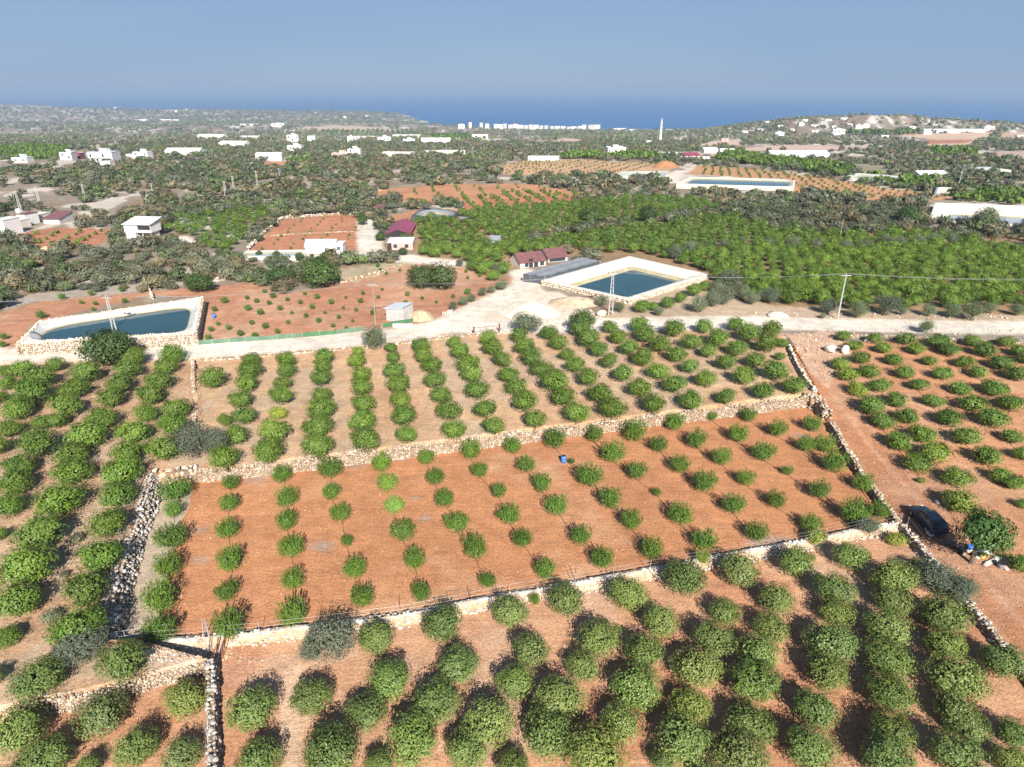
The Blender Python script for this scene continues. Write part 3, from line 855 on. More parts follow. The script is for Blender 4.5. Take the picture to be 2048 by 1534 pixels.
FR_TREES = (J_((935, 335, 290), (1410, 255, 320), (1900, 155, 280)) + K_((490, 178, 290), (935, 128, 310)) + G_((1255, 1052, 300), (1640, 977, 285)) + D_((350, 832, 295), (760, 792, 260))
            + J_((465, 772, 310), (1030, 662, 350), (1520, 562, 320), (850, 892, 320), (1360, 812, 360), (1190, 1082, 420), (600, 1185, 430), (935, 1275, 240), (1745, 962, 400), (1580, 1185, 335))
            + K_((230, 552, 290), (720, 462, 345), (1165, 337, 290), (1640, 267, 250), (610, 662, 270), (1070, 572, 310), (990, 802, 390), (1570, 472, 310), (1440, 682, 360), (1400, 952, 300),
                 (120, 772, 300), (450, 902, 390), (330, 1175, 410), (870, 1092, 330), (700, 1320, 460), (1320, 1202, 420), (1190, 1372, 200), (1890, 572, 320), (1870, 782, 370), (1820, 1092, 360), (1760, 1315, 410), (90, 1390, 260), (1500, 1450, 240))
            + L_((200, 182, 290), (155, 387, 270), (630, 112, 310), (650, 292, 260), (600, 502, 370), (580, 732, 340), (490, 1002, 350), (480, 1295, 390), (1075, 20, 340), (1075, 197, 290), (1035, 392, 375), (1030, 622, 375),
                 (1065, 882, 370), (1060, 1175, 350), (1010, 1385, 400), (1480, 312, 370), (1470, 522, 290), (1530, 762, 410), (1540, 1002, 330), (1620, 1115, 310), (1560, 1335, 390), (1910, 652, 330), (1975, 1175, 260), (1960, 1390, 290), (30, 1130, 290))
            + D_((1255, 862, 140)))
BL_TREES = I_((880, 452, 390), (270, 572, 390), (750, 822, 400), (1340, 722, 350), (120, 935, 430), (320, 1155, 400), (970, 1065, 355), (1320, 1125, 310), (630, 1225, 230), (-60, 560, 200), (60, 1330, 330))
IN_TREES = I_((1840, 785, 390), (1890, 1175, 360))      # two trees between the front stone wall and the sandy path

PLANTED = []      # (x, y, radius) of everything planted, so nothing else grows there


def put(rows, name, lab, cat, group, kind, hk, flat, tints=None, r_k=1.0, zfix=None):
    for i, row in enumerate(rows):
        for j, (cx, cy, w) in enumerate(row):
            v, r = at_crown(cx, cy, w, hk, zfix)
            r *= r_k
            g = rnd.uniform(.9, 1.1)
            tint = (tints or {}).get((i, j), (g * rnd.uniform(.93, 1.10), g, g * rnd.uniform(.85, 1.15)))
            plant(name, lab(i + 1, j + 1, len(rows)), cat, group, v, r, kind, tint, flat * rnd.uniform(.92, 1.08))
            PLANTED.append((v.x, v.y, r))


YEL = (1.7, 1.45, 1.2)
put(UP_ROWS, 'round_citrus_tree', lambda i, j, n: f'round citrus tree below the white road, {ORD[i]} row from left, {ORD[j]} from road', 'citrus tree', 'round citrus trees below the white road', 'citrus', .78, 1.0,
    {(1, 4): (2.0, 1.5, 1.3), (3, 0): (1.5, 1.4, 1.2), (3, 1): (1.5, 1.35, 1.2), (3, 2): (1.45, 1.35, 1.2), (4, 3): (1.25, 1.2, 1.1)}, 1.07, 1.5)
put(RT_ROWS, 'bushy_citrus_tree', lambda i, j, n: f'low bushy citrus tree beyond the red track, {ORD[i]} row from track, {ORD[j]} from road', 'citrus tree', 'bushy citrus trees beyond the red track', 'bushy', .62, 1.0,
    {(0, 0): YEL, (0, 1): YEL, (0, 2): (1.5, 1.3, 1.1), (1, 10): (1.6, 1.3, 1.3), (1, 8): (1.6, 1.35, 1.2)}, 1.05)
put(FD_ROWS, 'young_lemon_tree', lambda i, j, n: f'young lemon tree on red field, {ORD[i]} row from left, {ORD[j]} from back wall', 'lemon tree', 'young lemon trees on the red field', 'young', .85, 1.0,
    {(4, 0): (1.3, 1.25, 1.1), (4, 1): (1.6, 1.45, 1.5), (4, 2): (1.5, 1.42, 1.9), (3, 2): (1.25, 1.2, 1.2)}, 1.06)  # raised tints paint the antisolar hot spot's glow into the crowns nearest it
put(LF_ROWS, 'leafy_citrus_tree', lambda i, j, n: f'leafy citrus tree left of the stone walls, {ORD[i]} row from walls, {ORD[j]} from road', 'citrus tree', 'leafy citrus trees left of the stone walls', 'citrus', .78, .95, None, 1.05)


def hoses(rows, hk, zfix, lab, group):
    for i, row in enumerate(rows):
        if len(row) < 3: continue
        pts = []
        for cx, cy, w in row:
            v, r = at_crown(cx, cy, w, hk, zfix)
            pts.append(Vector((v.x + rnd.uniform(-.12, .12), v.y, float(H(v.x, v.y)) + .03)))
        full = []
        for a, b in zip(pts[:-1], pts[1:]):
            for q in range(6):
                f = q / 6; p = a.lerp(b, f) + Vector((rnd.uniform(-.05, .05), 0, 0)); p.z = float(H(p.x, p.y)) + .025; full.append(p)
        full.append(pts[-1])
        tag(MB().tube(full, .022, 5).build('drip_hose', M_black), lab.format(ORD[i + 1]), 'hose', group)


hoses(FD_ROWS, .85, None, 'thin black drip hose along the {} row of young lemon trees from left', 'drip hoses of the red field')
hoses(RT_ROWS, .62, None, 'thin black drip hose along the {} bushy citrus row from the track', 'drip hoses beyond the red track')


def world_rows(trees, hk, ang, gap):
    pts = []
    for t in trees:
        v, r = at_crown(*t, hk)
        pts.append((v, r))
    ca, sa = math.cos(ang), math.sin(ang)
    pts.sort(key=lambda q: q[0].x * ca - q[0].y * sa)
    rows, last = [], None
    for q in pts:
        s = q[0].x * ca - q[0].y * sa
        if last is None or s - last > gap: rows.append([])
        rows[-1].append(q); last = s
    return [sorted(r_, key=lambda q: -(q[0].x * sa + q[0].y * ca)) for r_ in rows]


FRANK = [at_crown(*t, .78) for t in FR_TREES]
WALLF = [PZ(*p, .3) for p in [(218, 1287), (420, 1275), (900, 1213), (1300, 1140), (1500, 1103), (1800, 1048), (2300, 960)]]
FRANK.sort(key=lambda q: float(dist_poly(np.array(q[0].x), np.array(q[0].y), WALLF)))
ranks = []
for q in FRANK:
    d = float(dist_poly(np.array(q[0].x), np.array(q[0].y), WALLF))
    k = int(max(0, (d - 1.2)) // 4.2)
    while len(ranks) <= k: ranks.append([])
    ranks[k].append(q)
for i, rk in enumerate(ranks):
    rk.sort(key=lambda q: q[0].x)
    for j, (v, r) in enumerate(rk):
        g = rnd.uniform(.9, 1.1)
        plant('lemon_tree', f'big lemon tree in front orchard, {ORD[i + 1]} rank from the pale wall, {ORD[j + 1] if j < 20 else "last"} from left', 'lemon tree', 'big lemon trees in the front orchard', v, r * 1.07, 'lemon',
              (g * rnd.uniform(.93, 1.12), g, g * rnd.uniform(.85, 1.15)), rnd.uniform(.88, 1.02))
        PLANTED.append((v.x, v.y, r))
BLL = ['leafy lemon tree above the lower bank, beside the olive', 'leafy lemon tree above the lower bank, leftmost beside the pale path', 'dull green lemon tree straddling the pale bank', 'yellowish lemon tree just under the pale bank by the front wall',
       'large lemon tree casting long shade at the picture edge below the bank', 'lemon tree at the bottom edge, second from the left corner', 'bright green lemon tree with a wide shadow left of the front wall', 'greyish lemon tree touching the left face of the front wall',
       'small lemon tree cut by the bottom edge below the bank', 'lemon tree half cut by the left edge above the bank', 'lemon tree in the bottom left corner']
for t, lb in zip(BL_TREES, BLL):
    v, r = at_crown(*t, .78)
    tint = (1.35, 1.2, 1.1) if 'yellowish' in lb else (1.0, .9, 1.2) if ('dull' in lb or 'greyish' in lb) else (1.02, 1.02, 1)
    plant('lemon_tree', lb, 'lemon tree', 'lemon trees by the lower bank', v, r, 'lemon', tint, .95); PLANTED.append((v.x, v.y, r))
for t, lb in zip(IN_TREES, ['tall dark lemon tree between the front wall and the sandy path', 'lemon tree at the bottom edge beside the sandy path, right of wall']):
    v, r = at_crown(*t, .8)
    plant('lemon_tree', lb, 'lemon tree', 'lemon trees by the sandy path', v, r, 'lemon', (.95, .97, 1), 1.0); PLANTED.append((v.x, v.y, r))

# single trees and bushes that stand out
def single(t, name, label, cat, kind, hk=.8, flat=1.0, tint=(1, 1, 1), sx=1.0, parts=True, lift=0.0):
    v, r = at_crown(*t, hk * flat + lift / 2.6)
    plant(name, label, cat, None, v, r, kind, tint, flat, parts, sx, lift); PLANTED.append((v.x, v.y, r))


single(M_((830, 215, 450))[0], 'carob_tree', 'big dark spreading tree in front of the left reservoir wall', 'tree', 'dark', .75, .9, (1, 1, 1))
single(A_((85, 385, 200))[0], 'round_citrus_tree', 'big round citrus tree alone right of the straight stone wall', 'citrus tree', 'citrus', .78, 1.1)
single(M_((1520, 930, 330))[0], 'olive_tree', 'grey olive tree growing on the junction of the stone walls, left one', 'olive tree', 'olive', .95, 1.1, (.72, .74, .72))
single(M_((1695, 950, 220))[0], 'olive_tree', 'narrow grey olive tree right of the wall junction, shading citrus', 'olive tree', 'olive', .95, 1.3, (.72, .74, .72))
single(J_((620, 345, 400))[0], 'olive_tree', 'silvery olive tree overhanging the pale wall near the sandy path', 'olive tree', 'olive', .95, 1.0, (.95, .95, .95))
single(J_((430, 440, 190))[0], 'olive_tree', 'small silvery olive bush at the foot of the pale wall', 'olive tree', 'olive', .95, .9, (.95, .95, .95))
single(I_((600, 330, 360))[0], 'olive_tree', 'dull olive tree in the rubble wall corner beside the barbed fence', 'olive tree', 'olive', .95, .9, (.70, .72, .72))
single(D_((1390, 940, 320))[0], 'olive_tree', 'dark olive tree over the right rubble wall, upper of two', 'olive tree', 'olive', .9, .85, (.62, .68, .66))
single(D_((1560, 1020, 330))[0], 'olive_tree', 'dark olive tree over the right rubble wall, lower of two', 'olive tree', 'olive', .9, .8, (.62, .68, .66))
single(D_((1740, 590, 450))[0], 'fig_tree', 'dense dark green tree shading the parked car', 'tree', 'dark', .8, 1.0, (1.15, 1.35, 1.0), lift=1.5)
single(D_((890, 565, 210))[0], 'dry_bush', 'grey bush leaning over the pale wall near the right corner', 'bush', 'olive', .9, .8, (.7, .72, .7))
single(D_((500, 645, 190))[0], 'cactus_bush', 'pale yellowish bush growing through the pale wall', 'bush', 'bushy', .62, 1.1, (2.3, 1.7, 2.2))
single(D_((1095, 665, 180))[0], 'dry_bush', 'dry yellow bush in the corner of the two walls', 'bush', 'bushy', .6, .8, (2.6, 1.75, 2.0))
single(G_((1390, 900, 110))[0], 'grape_vine', 'yellow green vine climbing the fence on the pale wall', 'vine', 'young', .85, 1.5, (1.9, 1.45, 1.2))
single(K_((255, 178, 90))[0], 'small_shrub', 'small narrow shrub at the foot of the pale wall', 'shrub', 'young', .85, 1.3)
single(G_((490, 245, 50))[0], 'small_shrub', 'tiny dark sapling beside the blue barrel', 'shrub', 'young', .85, 1.2, (.6, .7, .6))
single(A_((1405, 885, 45))[0], 'small_shrub', 'thin ivy shrub hanging down the back wall', 'shrub', 'young', .85, 1.7, (.9, .9, .9))
single(H_((570, 422, 130))[0], 'dry_bush', 'small grey weed bush between leafy citrus rows, upper one', 'bush', 'scrub', .5, 1.0, (1, 1, .9))
single(H_((370, 992, 170))[0], 'dry_bush', 'small grey weed bush on bare soil left of the rubble wall', 'bush', 'scrub', .5, 1.0, (1, 1, .9))
single(H_((470, 692, 90))[0], 'dry_bush', 'tiny grey weed bush left of the rubble wall', 'bush', 'scrub', .5, 1.0, (1, 1, .9))
single(N2_((970, 1160, 210))[0], 'olive_tree', 'round olive tree alone on the roadside below the grey hut', 'olive tree', 'olive', .95, 1.05, (.95, 1.0, .82))
single(N2_((1105, 1237, 110))[0], 'round_citrus_tree', 'small citrus tree beside the roadside olive', 'citrus tree', 'citrus', .78, .8)
single(B_((355, 95, 230))[0], 'dry_bush', 'wispy grey green bush on the road edge near the gate', 'bush', 'olive', .8, .8, (.85, .88, .85))
single(B_((735, 65, 200))[0], 'carob_tree', 'tall round dark tree on the road edge below the middle reservoir', 'tree', 'dark', .8, 1.15, (1.3, 1.3, 1.1))
for nm_, t, lb, kd, fl, tn, sx in [
    ('carob_tree', N2_((1340, 672, 225))[0], 'left half of the clipped dark tree block on the red field', 'dark', 1.3, (1.2, 1.05, 1.2), 1),
    ('carob_tree', N2_((1500, 668, 250))[0], 'right half of the clipped dark tree block on the red field', 'dark', 1.25, (1.2, 1.05, 1.2), 1),
    ('carob_tree', N2_((540, 640, 345))[0], 'broad bright green tree below the white container house', 'dark', .92, (1.5, 1.5, 1.2), 1),
    ('carob_tree', N2_((235, 665, 250))[0], 'dark tree left of the broad tree below the container house', 'dark', .85, (.95, 1.0, .95), 1),
    ('carob_tree', N1_((1570, 725, 260))[0], 'dark bushy tree on the scrub edge above the left reservoir', 'dark', .8, (1, 1, 1), 1),
    ('carob_tree', tile(1020, 180, 3.938, [(1090, 970, 160)])[0], 'dark tree standing on the bare strip in the dense grove', 'dark', 1.1, (.75, .8, .9), 1),
    ('carob_tree', tile(1020, 180, 3.938, [(650, 990, 220)])[0], 'large green tree in the upper part of the dense grove', 'dark', .95, (1.4, 1.35, 1.1), 1),
    ('carob_tree', N2_((885, 230, 95))[0], 'dark tree at the corner of the ploughed field by the white lane', 'dark', 1.2, (1.2, 1.2, 1.0), 1),
    ('carob_tree', N2_((1025, 365, 100))[0], 'dark bush left of the maroon roofed shed', 'dark', .9, (1.1, 1.1, 1.0), 1),
    ('carob_tree', N2_((1205, 480, 90))[0], 'small dark tree in front of the pink house', 'dark', 1.0, (1, 1.05, 1.0), 1),
    ('carob_tree', N4_((1135, 190, 200))[0], 'tall dark pine tree left of the white walled reservoir', 'dark', 1.0, (1.1, 1.15, 1.0), 1),
    ('carob_tree', N4_((1760, 240, 230))[0], 'feathery pale green tree in front of the white walled reservoir', 'olive', 1.0, (.9, 1.0, .7), 1),
]:
    single(t, nm_, lb, 'tree', kd, .78, fl, tn, sx)
for t, lb in zip(N2_((1600, 912, 85), (1680, 872, 92), (1740, 850, 80), (1830, 802, 85), (1900, 782, 75), (1990, 742, 110)), ['lowest', 'second', 'third', 'fourth', 'fifth', 'uppermost']):
    single(t, 'olive_tree', f'{lb} small olive in the line beside the white lane fork', 'olive tree', 'olive', .9, .95, (.8, .88, .75))
for t, lb in zip(N2_((1650, 572, 75), (1740, 582, 75), (1830, 602, 75), (1935, 627, 105)), ['leftmost', 'second', 'third', 'rightmost']):
    single(t, 'olive_tree', f'{lb} small olive in the line along the grove edge', 'olive tree', 'olive', .9, .95, (.8, .86, .75))
for t, lb in zip(N2_((390, 522, 90), (205, 500, 70), (70, 495, 60), (487, 512, 40)), ['dark round tree at the left end of the container house', 'small round tree by the pool, right one', 'small round tree by the pool, left one', 'small ball shaped bush before the container house']):
    single(t, 'ornamental_tree', lb, 'tree', 'dark', .8, 1.1, (1.2, 1.2, 1.5))
for k_, t in enumerate(N3_((720, 870, 110), (870, 925, 100), (1040, 905, 150), (1130, 910, 100), (1170, 955, 90), (1240, 880, 130), (1340, 840, 120), (1450, 780, 140), (1540, 750, 110), (1480, 900, 160), (1600, 850, 170), (1690, 830, 180), (1740, 720, 200), (1830, 800, 150), (1910, 850, 130), (2000, 830, 120), (1640, 760, 130))):
    gr = k_ in (2, 3, 5, 6, 7, 8)
    single(t, 'roadside_bush' if gr else 'olive_tree', f'{"green bush" if gr else "silvery olive tree"} between the middle reservoir and the road, {ORD[k_ + 1]} from left', 'bush' if gr else 'olive tree', 'citrus' if gr else 'olive', .85, 1.0, (1, 1, 1) if gr else (.9, .95, .85))
for k_, t in enumerate(N4_((60, 830, 160), (515, 915, 160), (740, 940, 170), (965, 905, 210), (1090, 950, 90), (1300, 945, 130), (1490, 950, 150), (1650, 955, 190), (1790, 930, 110), (2000, 945, 120), (465, 990, 60), (1290, 1075, 140))):
    single(t, 'olive_tree' if k_ < 4 else 'roadside_bush', f'{"grey olive tree" if k_ < 4 else "grey green bush"} along the right stretch of the white road, {ORD[k_ + 1]} from left' if k_ < 11 else 'lone bush on the near edge of the white road',
           'olive tree' if k_ < 4 else 'bush', 'olive', .85, .95, [(.62, .68, .62), (.7, .75, .7), (.95, 1.0, .75), (.6, .66, .6)][k_] if k_ < 4 else (.85, .95, .7))
for k_, t in enumerate(N4_((240, 415, 110), (420, 430, 110), (640, 445, 110), (790, 435, 120), (960, 410, 130), (1060, 415, 120), (1210, 400, 110), (1340, 385, 110), (1480, 385, 120), (40, 415, 100)) + N3_((1310, 490, 140), (1430, 455, 120), (1550, 450, 100), (1700, 430, 100), (1840, 400, 80), (1740, 690, 140))):
    single(t, 'olive_tree', f'grey olive in the line crossing the dense grove, number {ORD[k_ + 1]}', 'olive tree', 'olive', .85, 1.05, (.82, .88, .8))

SAP = (N2_((50, 872, 45), (150, 887, 45), (80, 960, 62), (235, 927, 52), (295, 860, 40), (395, 882, 44), (490, 917, 50), (440, 987, 45), (540, 1025, 50), (300, 1040, 42), (15, 1045, 42), (120, 1070, 60), (215, 1112, 50), (40, 1142, 52), (430, 815, 36), (530, 837, 50), (640, 880, 52), (870, 872, 50),
           (835, 942, 40), (655, 1067, 42), (700, 1000, 40), (590, 965, 34), (810, 1030, 32), (760, 1090, 45), (320, 782, 34), (115, 795, 42), (890, 810, 38), (1010, 842, 36), (1240, 817, 45), (1355, 850, 34), (1600, 835, 40), (1715, 800, 60), (1470, 880, 34), (1225, 887, 46), (970, 962, 56), (180, 828, 60), (35, 735, 30), (1715, 690, 30), (1810, 672, 36), (1700, 640, 30), (330, 965, 34), (735, 925, 30), (1180, 630, 30), (1075, 655, 34), (1030, 630, 40), (1005, 590, 45), (910, 560, 50), (690, 700, 60), (1040, 782, 28), (755, 845, 28), (490, 770, 28))
       + N1_((30, 1152, 65), (320, 982, 75), (485, 842, 65), (715, 812, 52), (960, 782, 50), (750, 892, 42), (735, 937, 36), (1765, 867, 62), (1950, 927, 62), (1690, 937, 50), (1715, 1052, 42), (1800, 1082, 52), (1890, 1127, 62), (1660, 1095, 52), (1640, 1162, 60), (1980, 1042, 40), (2020, 872, 42), (2000, 1147, 46), (1945, 847, 40), (980, 872, 50), (640, 882, 40), (20, 1215, 60), (300, 1180, 40)))
for t in SAP:
    v, r = at_crown(*t, .85)
    tr_ = empty('sapling', v, 'small citrus sapling on the red field across the road', 'sapling', 'saplings on the red field across the road')
    c = link('crown', CR['young'][rnd.randrange(NV)], tr_, None, rnd.uniform(0, 6), (r * 1.05, r * 1.05, r * 1.1)); c.color = (.95, 1.0, 1.1, 1)
    PLANTED.append((v.x, v.y, r))

# ---------------------------------------------------------------- stone walls
def ico(sub=1):
    bm_ = bpy.data.meshes.new('tmp')
    import bmesh
    b = bmesh.new(); bmesh.ops.create_icosphere(b, subdivisions=sub, radius=1.0); b.to_mesh(bm_); b.free()
    V = np.array([v.co[:] for v in bm_.vertices]); F = np.array([p.vertices[:] for p in bm_.polygons]); bpy.data.meshes.remove(bm_)
    return V, F


ICO = ico(2)
ROCKS = []
for s_ in range(8):
    rs_ = np.random.RandomState(s_)
    v_ = ICO[0].copy()
    for _ in range(9):      # flats chipped off the rock
        d_ = unit(1, rs_)[0]; k_ = rs_.uniform(.55, .8); pr = v_ @ d_; ov = np.maximum(pr - k_, 0); v_ -= ov[:, None] * d_
    v_ += rs_.normal(size=v_.shape) * .025
    ROCKS.append(v_)


def stones(cs, sizes, cols, seed=0):
    rs = np.random.RandomState(seed)
    Vs, Fs, Cs = [], [], []
    for i, (c, s) in enumerate(zip(cs, sizes)):
        v = ROCKS[rs.randint(8)]
        a = rs.uniform(0, 6.28); ca, sa = math.cos(a), math.sin(a)
        tl = rs.uniform(-.4, .4); ct, st = math.cos(tl), math.sin(tl)
        v = v * (np.array(s) * rs.uniform(.8, 1.2, 3))
        v = v @ np.array([[1, 0, 0], [0, ct, -st], [0, st, ct]]).T
        v = v @ np.array([[ca, -sa, 0], [sa, ca, 0], [0, 0, 1]]).T
        Vs.append(v + np.array(c)); Fs.append(ICO[1] + len(ICO[0]) * i); Cs.append(np.repeat([cols[i]], len(v), 0))
    return np.concatenate(Vs), np.concatenate(Fs), np.concatenate(Cs)


def walk(path, step):
    out = []
    for a, b in zip(path[:-1], path[1:]):
        a, b = Vector(a), Vector(b); L = (b - a).length; n = max(1, int(L / step))
        d = (b - a).normalized()
        for i in range(n): out.append((a + (b - a) * (i / n), d))
    out.append((Vector(path[-1]), out[-1][1]))
    return out


PAL_WHITE = [(.60, .54, .46), (.56, .48, .39), (.62, .58, .51), (.52, .40, .29), (.58, .50, .41)]
PAL_GREY = [(.46, .43, .39), (.37, .335, .30), (.51, .475, .43), (.42, .32, .24), (.47, .40, .335)]
PAL_CREAM = [(.50, .42, .32), (.42, .33, .24), (.54, .47, .38), (.40, .27, .17), (.47, .385, .295)]
PAL_WARM = [(.58, .43, .30), (.52, .33, .19), (.60, .49, .37), (.48, .27, .15), (.62, .53, .42)]


def stone_wall(name, label, path2, h, thick, size, pal, seed, spread=0.0, cat='stone wall', base=None, parent=None, core=True, sag=.12):
    """rubble built up course on course over a solid core; path2: ground line in the world"""
    rs = np.random.RandomState(seed)
    pts = []
    for p in path2:
        z = base if base is not None else float(H(p[0], p[1]))
        pts.append((p[0], p[1], z))
    cs, ss, cc = [], [], []
    ncr = max(1, int(round(h / (size * 1.15))))
    for c in range(ncr):
        f = c / max(1, ncr - 1) if ncr > 1 else 0
        for p, d in walk(pts, size * 1.75):
            n = Vector((-d.y, d.x, 0))
            wid = thick * (1 - .35 * f) + spread * (1 - f)
            k = max(1, int(round(wid / (size * 1.5))))
            for j in range(k):
                o = (j + .5) / k - .5
                q = p + n * (o * wid + rs.normal() * size * .18) + d * rs.normal() * size * .35
                s = size * (.62 + .95 * rs.uniform() ** 1.8)
                hh = h * (1 + sag * math.sin(p.x * .9 + p.y * .7) + rs.normal() * .05)
                z = q.z + size * .45 + f * (hh - size * .9)
                cs.append((q.x, q.y, z)); ss.append((s * 1.1, s * .85, s * .72)); cc.append(np.array(pal[rs.randint(len(pal))]) * rs.uniform(.82, 1.1))
    V, F, Cc = stones(cs, ss, cc, seed)
    if core:
        m = MB()
        w = thick * .5
        prev = None
        for p, d in walk(pts, 2.0):
            n = Vector((-d.y, d.x, 0)) * w * .5
            a = [p - n + Vector((0, 0, -.3)), p + n + Vector((0, 0, -.3)), p + n + Vector((0, 0, h * .8)), p - n + Vector((0, 0, h * .8))]
            if prev:
                for i in range(4): m.face([prev[i], prev[(i + 1) % 4], a[(i + 1) % 4], a[i]])
            prev = a
        cv = np.array(m.v); cf = np.array(m.f)
        tri = np.concatenate([cf[:, [0, 1, 2]], cf[:, [0, 2, 3]]]) + len(V)
        V = np.concatenate([V, cv]); F = np.concatenate([F, tri]); Cc = np.concatenate([Cc, np.repeat([np.array((.24, .175, .12))], len(cv), 0)])
    o = link(name, mk_mesh(name, V, F, Cc, M_stone), parent)
    if not parent: tag(o, label, cat, None, 'thing')
    return o


def W(pts, z): return [PZ(p[0], p[1], z) for p in pts]


stone_wall('terrace_wall', 'long pale stone retaining wall between upper orchard and red field', W([(392, 953), (600, 930), (800, 905), (1000, 880), (1150, 861), (1300, 842), (1480, 820), (1640, 799)], .75), 1.5, .62, .155, PAL_CREAM, 1, base=-.02)
stone_wall('terrace_wall', 'stone pier closing the right end of the retaining wall', W([(1612, 800), (1640, 812), (1655, 830)], .7), 1.6, 1.5, .30, PAL_CREAM, 2, base=0)
stone_wall('terrace_wall', 'short warm stone retaining wall under the two olives', W([(304, 958), (345, 955), (394, 950)], .6), 1.7, 1.1, .30, PAL_WARM + PAL_WHITE[:2], 3, base=0)
stone_wall('rubble_wall', 'tumbled grey rubble wall left of the red field', W([(302, 962), (292, 1010), (270, 1062), (255, 1110), (236, 1180), (222, 1240), (214, 1285)], .6), 1.45, 1.2, .21, PAL_GREY, 4, spread=1.0, base=0.05)
stone_wall('dry_stone_wall', 'straight narrow stone wall dividing left and upper orchards', W([(386, 722), (387, 760), (389, 800), (389, 848)], 1.6), .75, .6, .17, PAL_CREAM, 5)
stone_wall('rubble_wall', 'low pale rubble wall along the upper end of the red track', W([(1577, 696), (1590, 730), (1608, 760), (1628, 786)], 1.4), .7, .6, .26, PAL_WHITE, 6)
stone_wall('rubble_wall', 'pale rubble wall between the red field and the red track', W([(1662, 846), (1688, 890), (1715, 935), (1750, 985), (1798, 1047)], .5), .75, .85, .20, PAL_CREAM, 7, base=.1)
stone_wall('rubble_wall', 'rubble wall below the parked car, right of the front orchard', W([(1806, 1056), (1850, 1112), (1890, 1150), (1935, 1212), (1985, 1270), (2048, 1348), (2110, 1420)], .3), .8, .8, .19, PAL_GREY + PAL_WHITE[:2], 8)
stone_wall('front_rubble_wall', 'rugged grey stone wall running to the bottom edge left of the path', W([(424, 1335), (424, 1400), (426, 1470), (428, 1560), (430, 1620)], .5), 1.25, .85, .20, PAL_GREY + PAL_WHITE[:1], 9, base=0)
stone_wall('bank_wall', 'low pale stone edging of the sloping bank in the lower left corner', W([(-40, 1426), (70, 1414), (180, 1396), (260, 1374), (310, 1356), (412, 1332)],   .6), 1.2, .8, .115, PAL_CREAM, 10, base=-.02)
stone_wall('roadside_wall', 'rough line of pale stones under the white road above the upper orchard', W([(398, 722), (500, 716), (600, 706), (720, 697), (800, 688), (900, 675), (1000, 668)], 1.5), .45, .6, .2, PAL_WHITE + PAL_WARM[:2], 11)
stone_wall('roadside_wall', 'rough pale stones along the near edge of the road, right of the track', W([(1690, 674), (1800, 676), (1900, 681), (2060, 686)], 1.5), .4, .9, .2, PAL_WHITE + PAL_WARM[:2], 12)
stone_wall('field_wall', 'pale stone line on the scrub edge behind the red sapling field', W([(430, 566), (480, 560), (520, 557)], 1.2), .9, .8, .35, PAL_WHITE, 13)
stone_wall('field_wall', 'stone line curving below the broad bright tree', [tuple(P(*p)[:2]) for p in [(595, 562), (655, 572), (700, 562), (755, 548), (810, 532)]], .6, .6, .3, PAL_WARM, 14)
stone_wall('field_wall', 'white stone line around the left side of the ploughed field', [tuple(P(*p)[:2]) for p in [(497, 500), (525, 470), (566, 437), (640, 432), (712, 428)]], .8, .8, .4, PAL_WHITE, 15)
stone_wall('field_wall', 'pale stone line crossing the ploughed field', [tuple(P(*p)[:2]) for p in [(512, 474), (600, 468), (720, 463)]], .5, .6, .3, PAL_WARM, 16)
stone_wall('field_wall', 'stone line at the left end of the sapling field beside the left reservoir', [tuple(P(*p)[:2]) for p in [(296, 575), (302, 588), (306, 598)]], .7, .6, .3, PAL_WHITE, 17)

# the pale lower wall: a rough lime-washed crest with rubble at its foot
CR_PATH = [(214, 1290), (300, 1290), (420, 1278), (520, 1268), (640, 1256), (800, 1235), (900, 1217), (1000, 1196), (1150, 1170), (1300, 1143), (1400, 1123), (1500, 1105), (1650, 1077), (1720, 1062), (1800, 1048)]


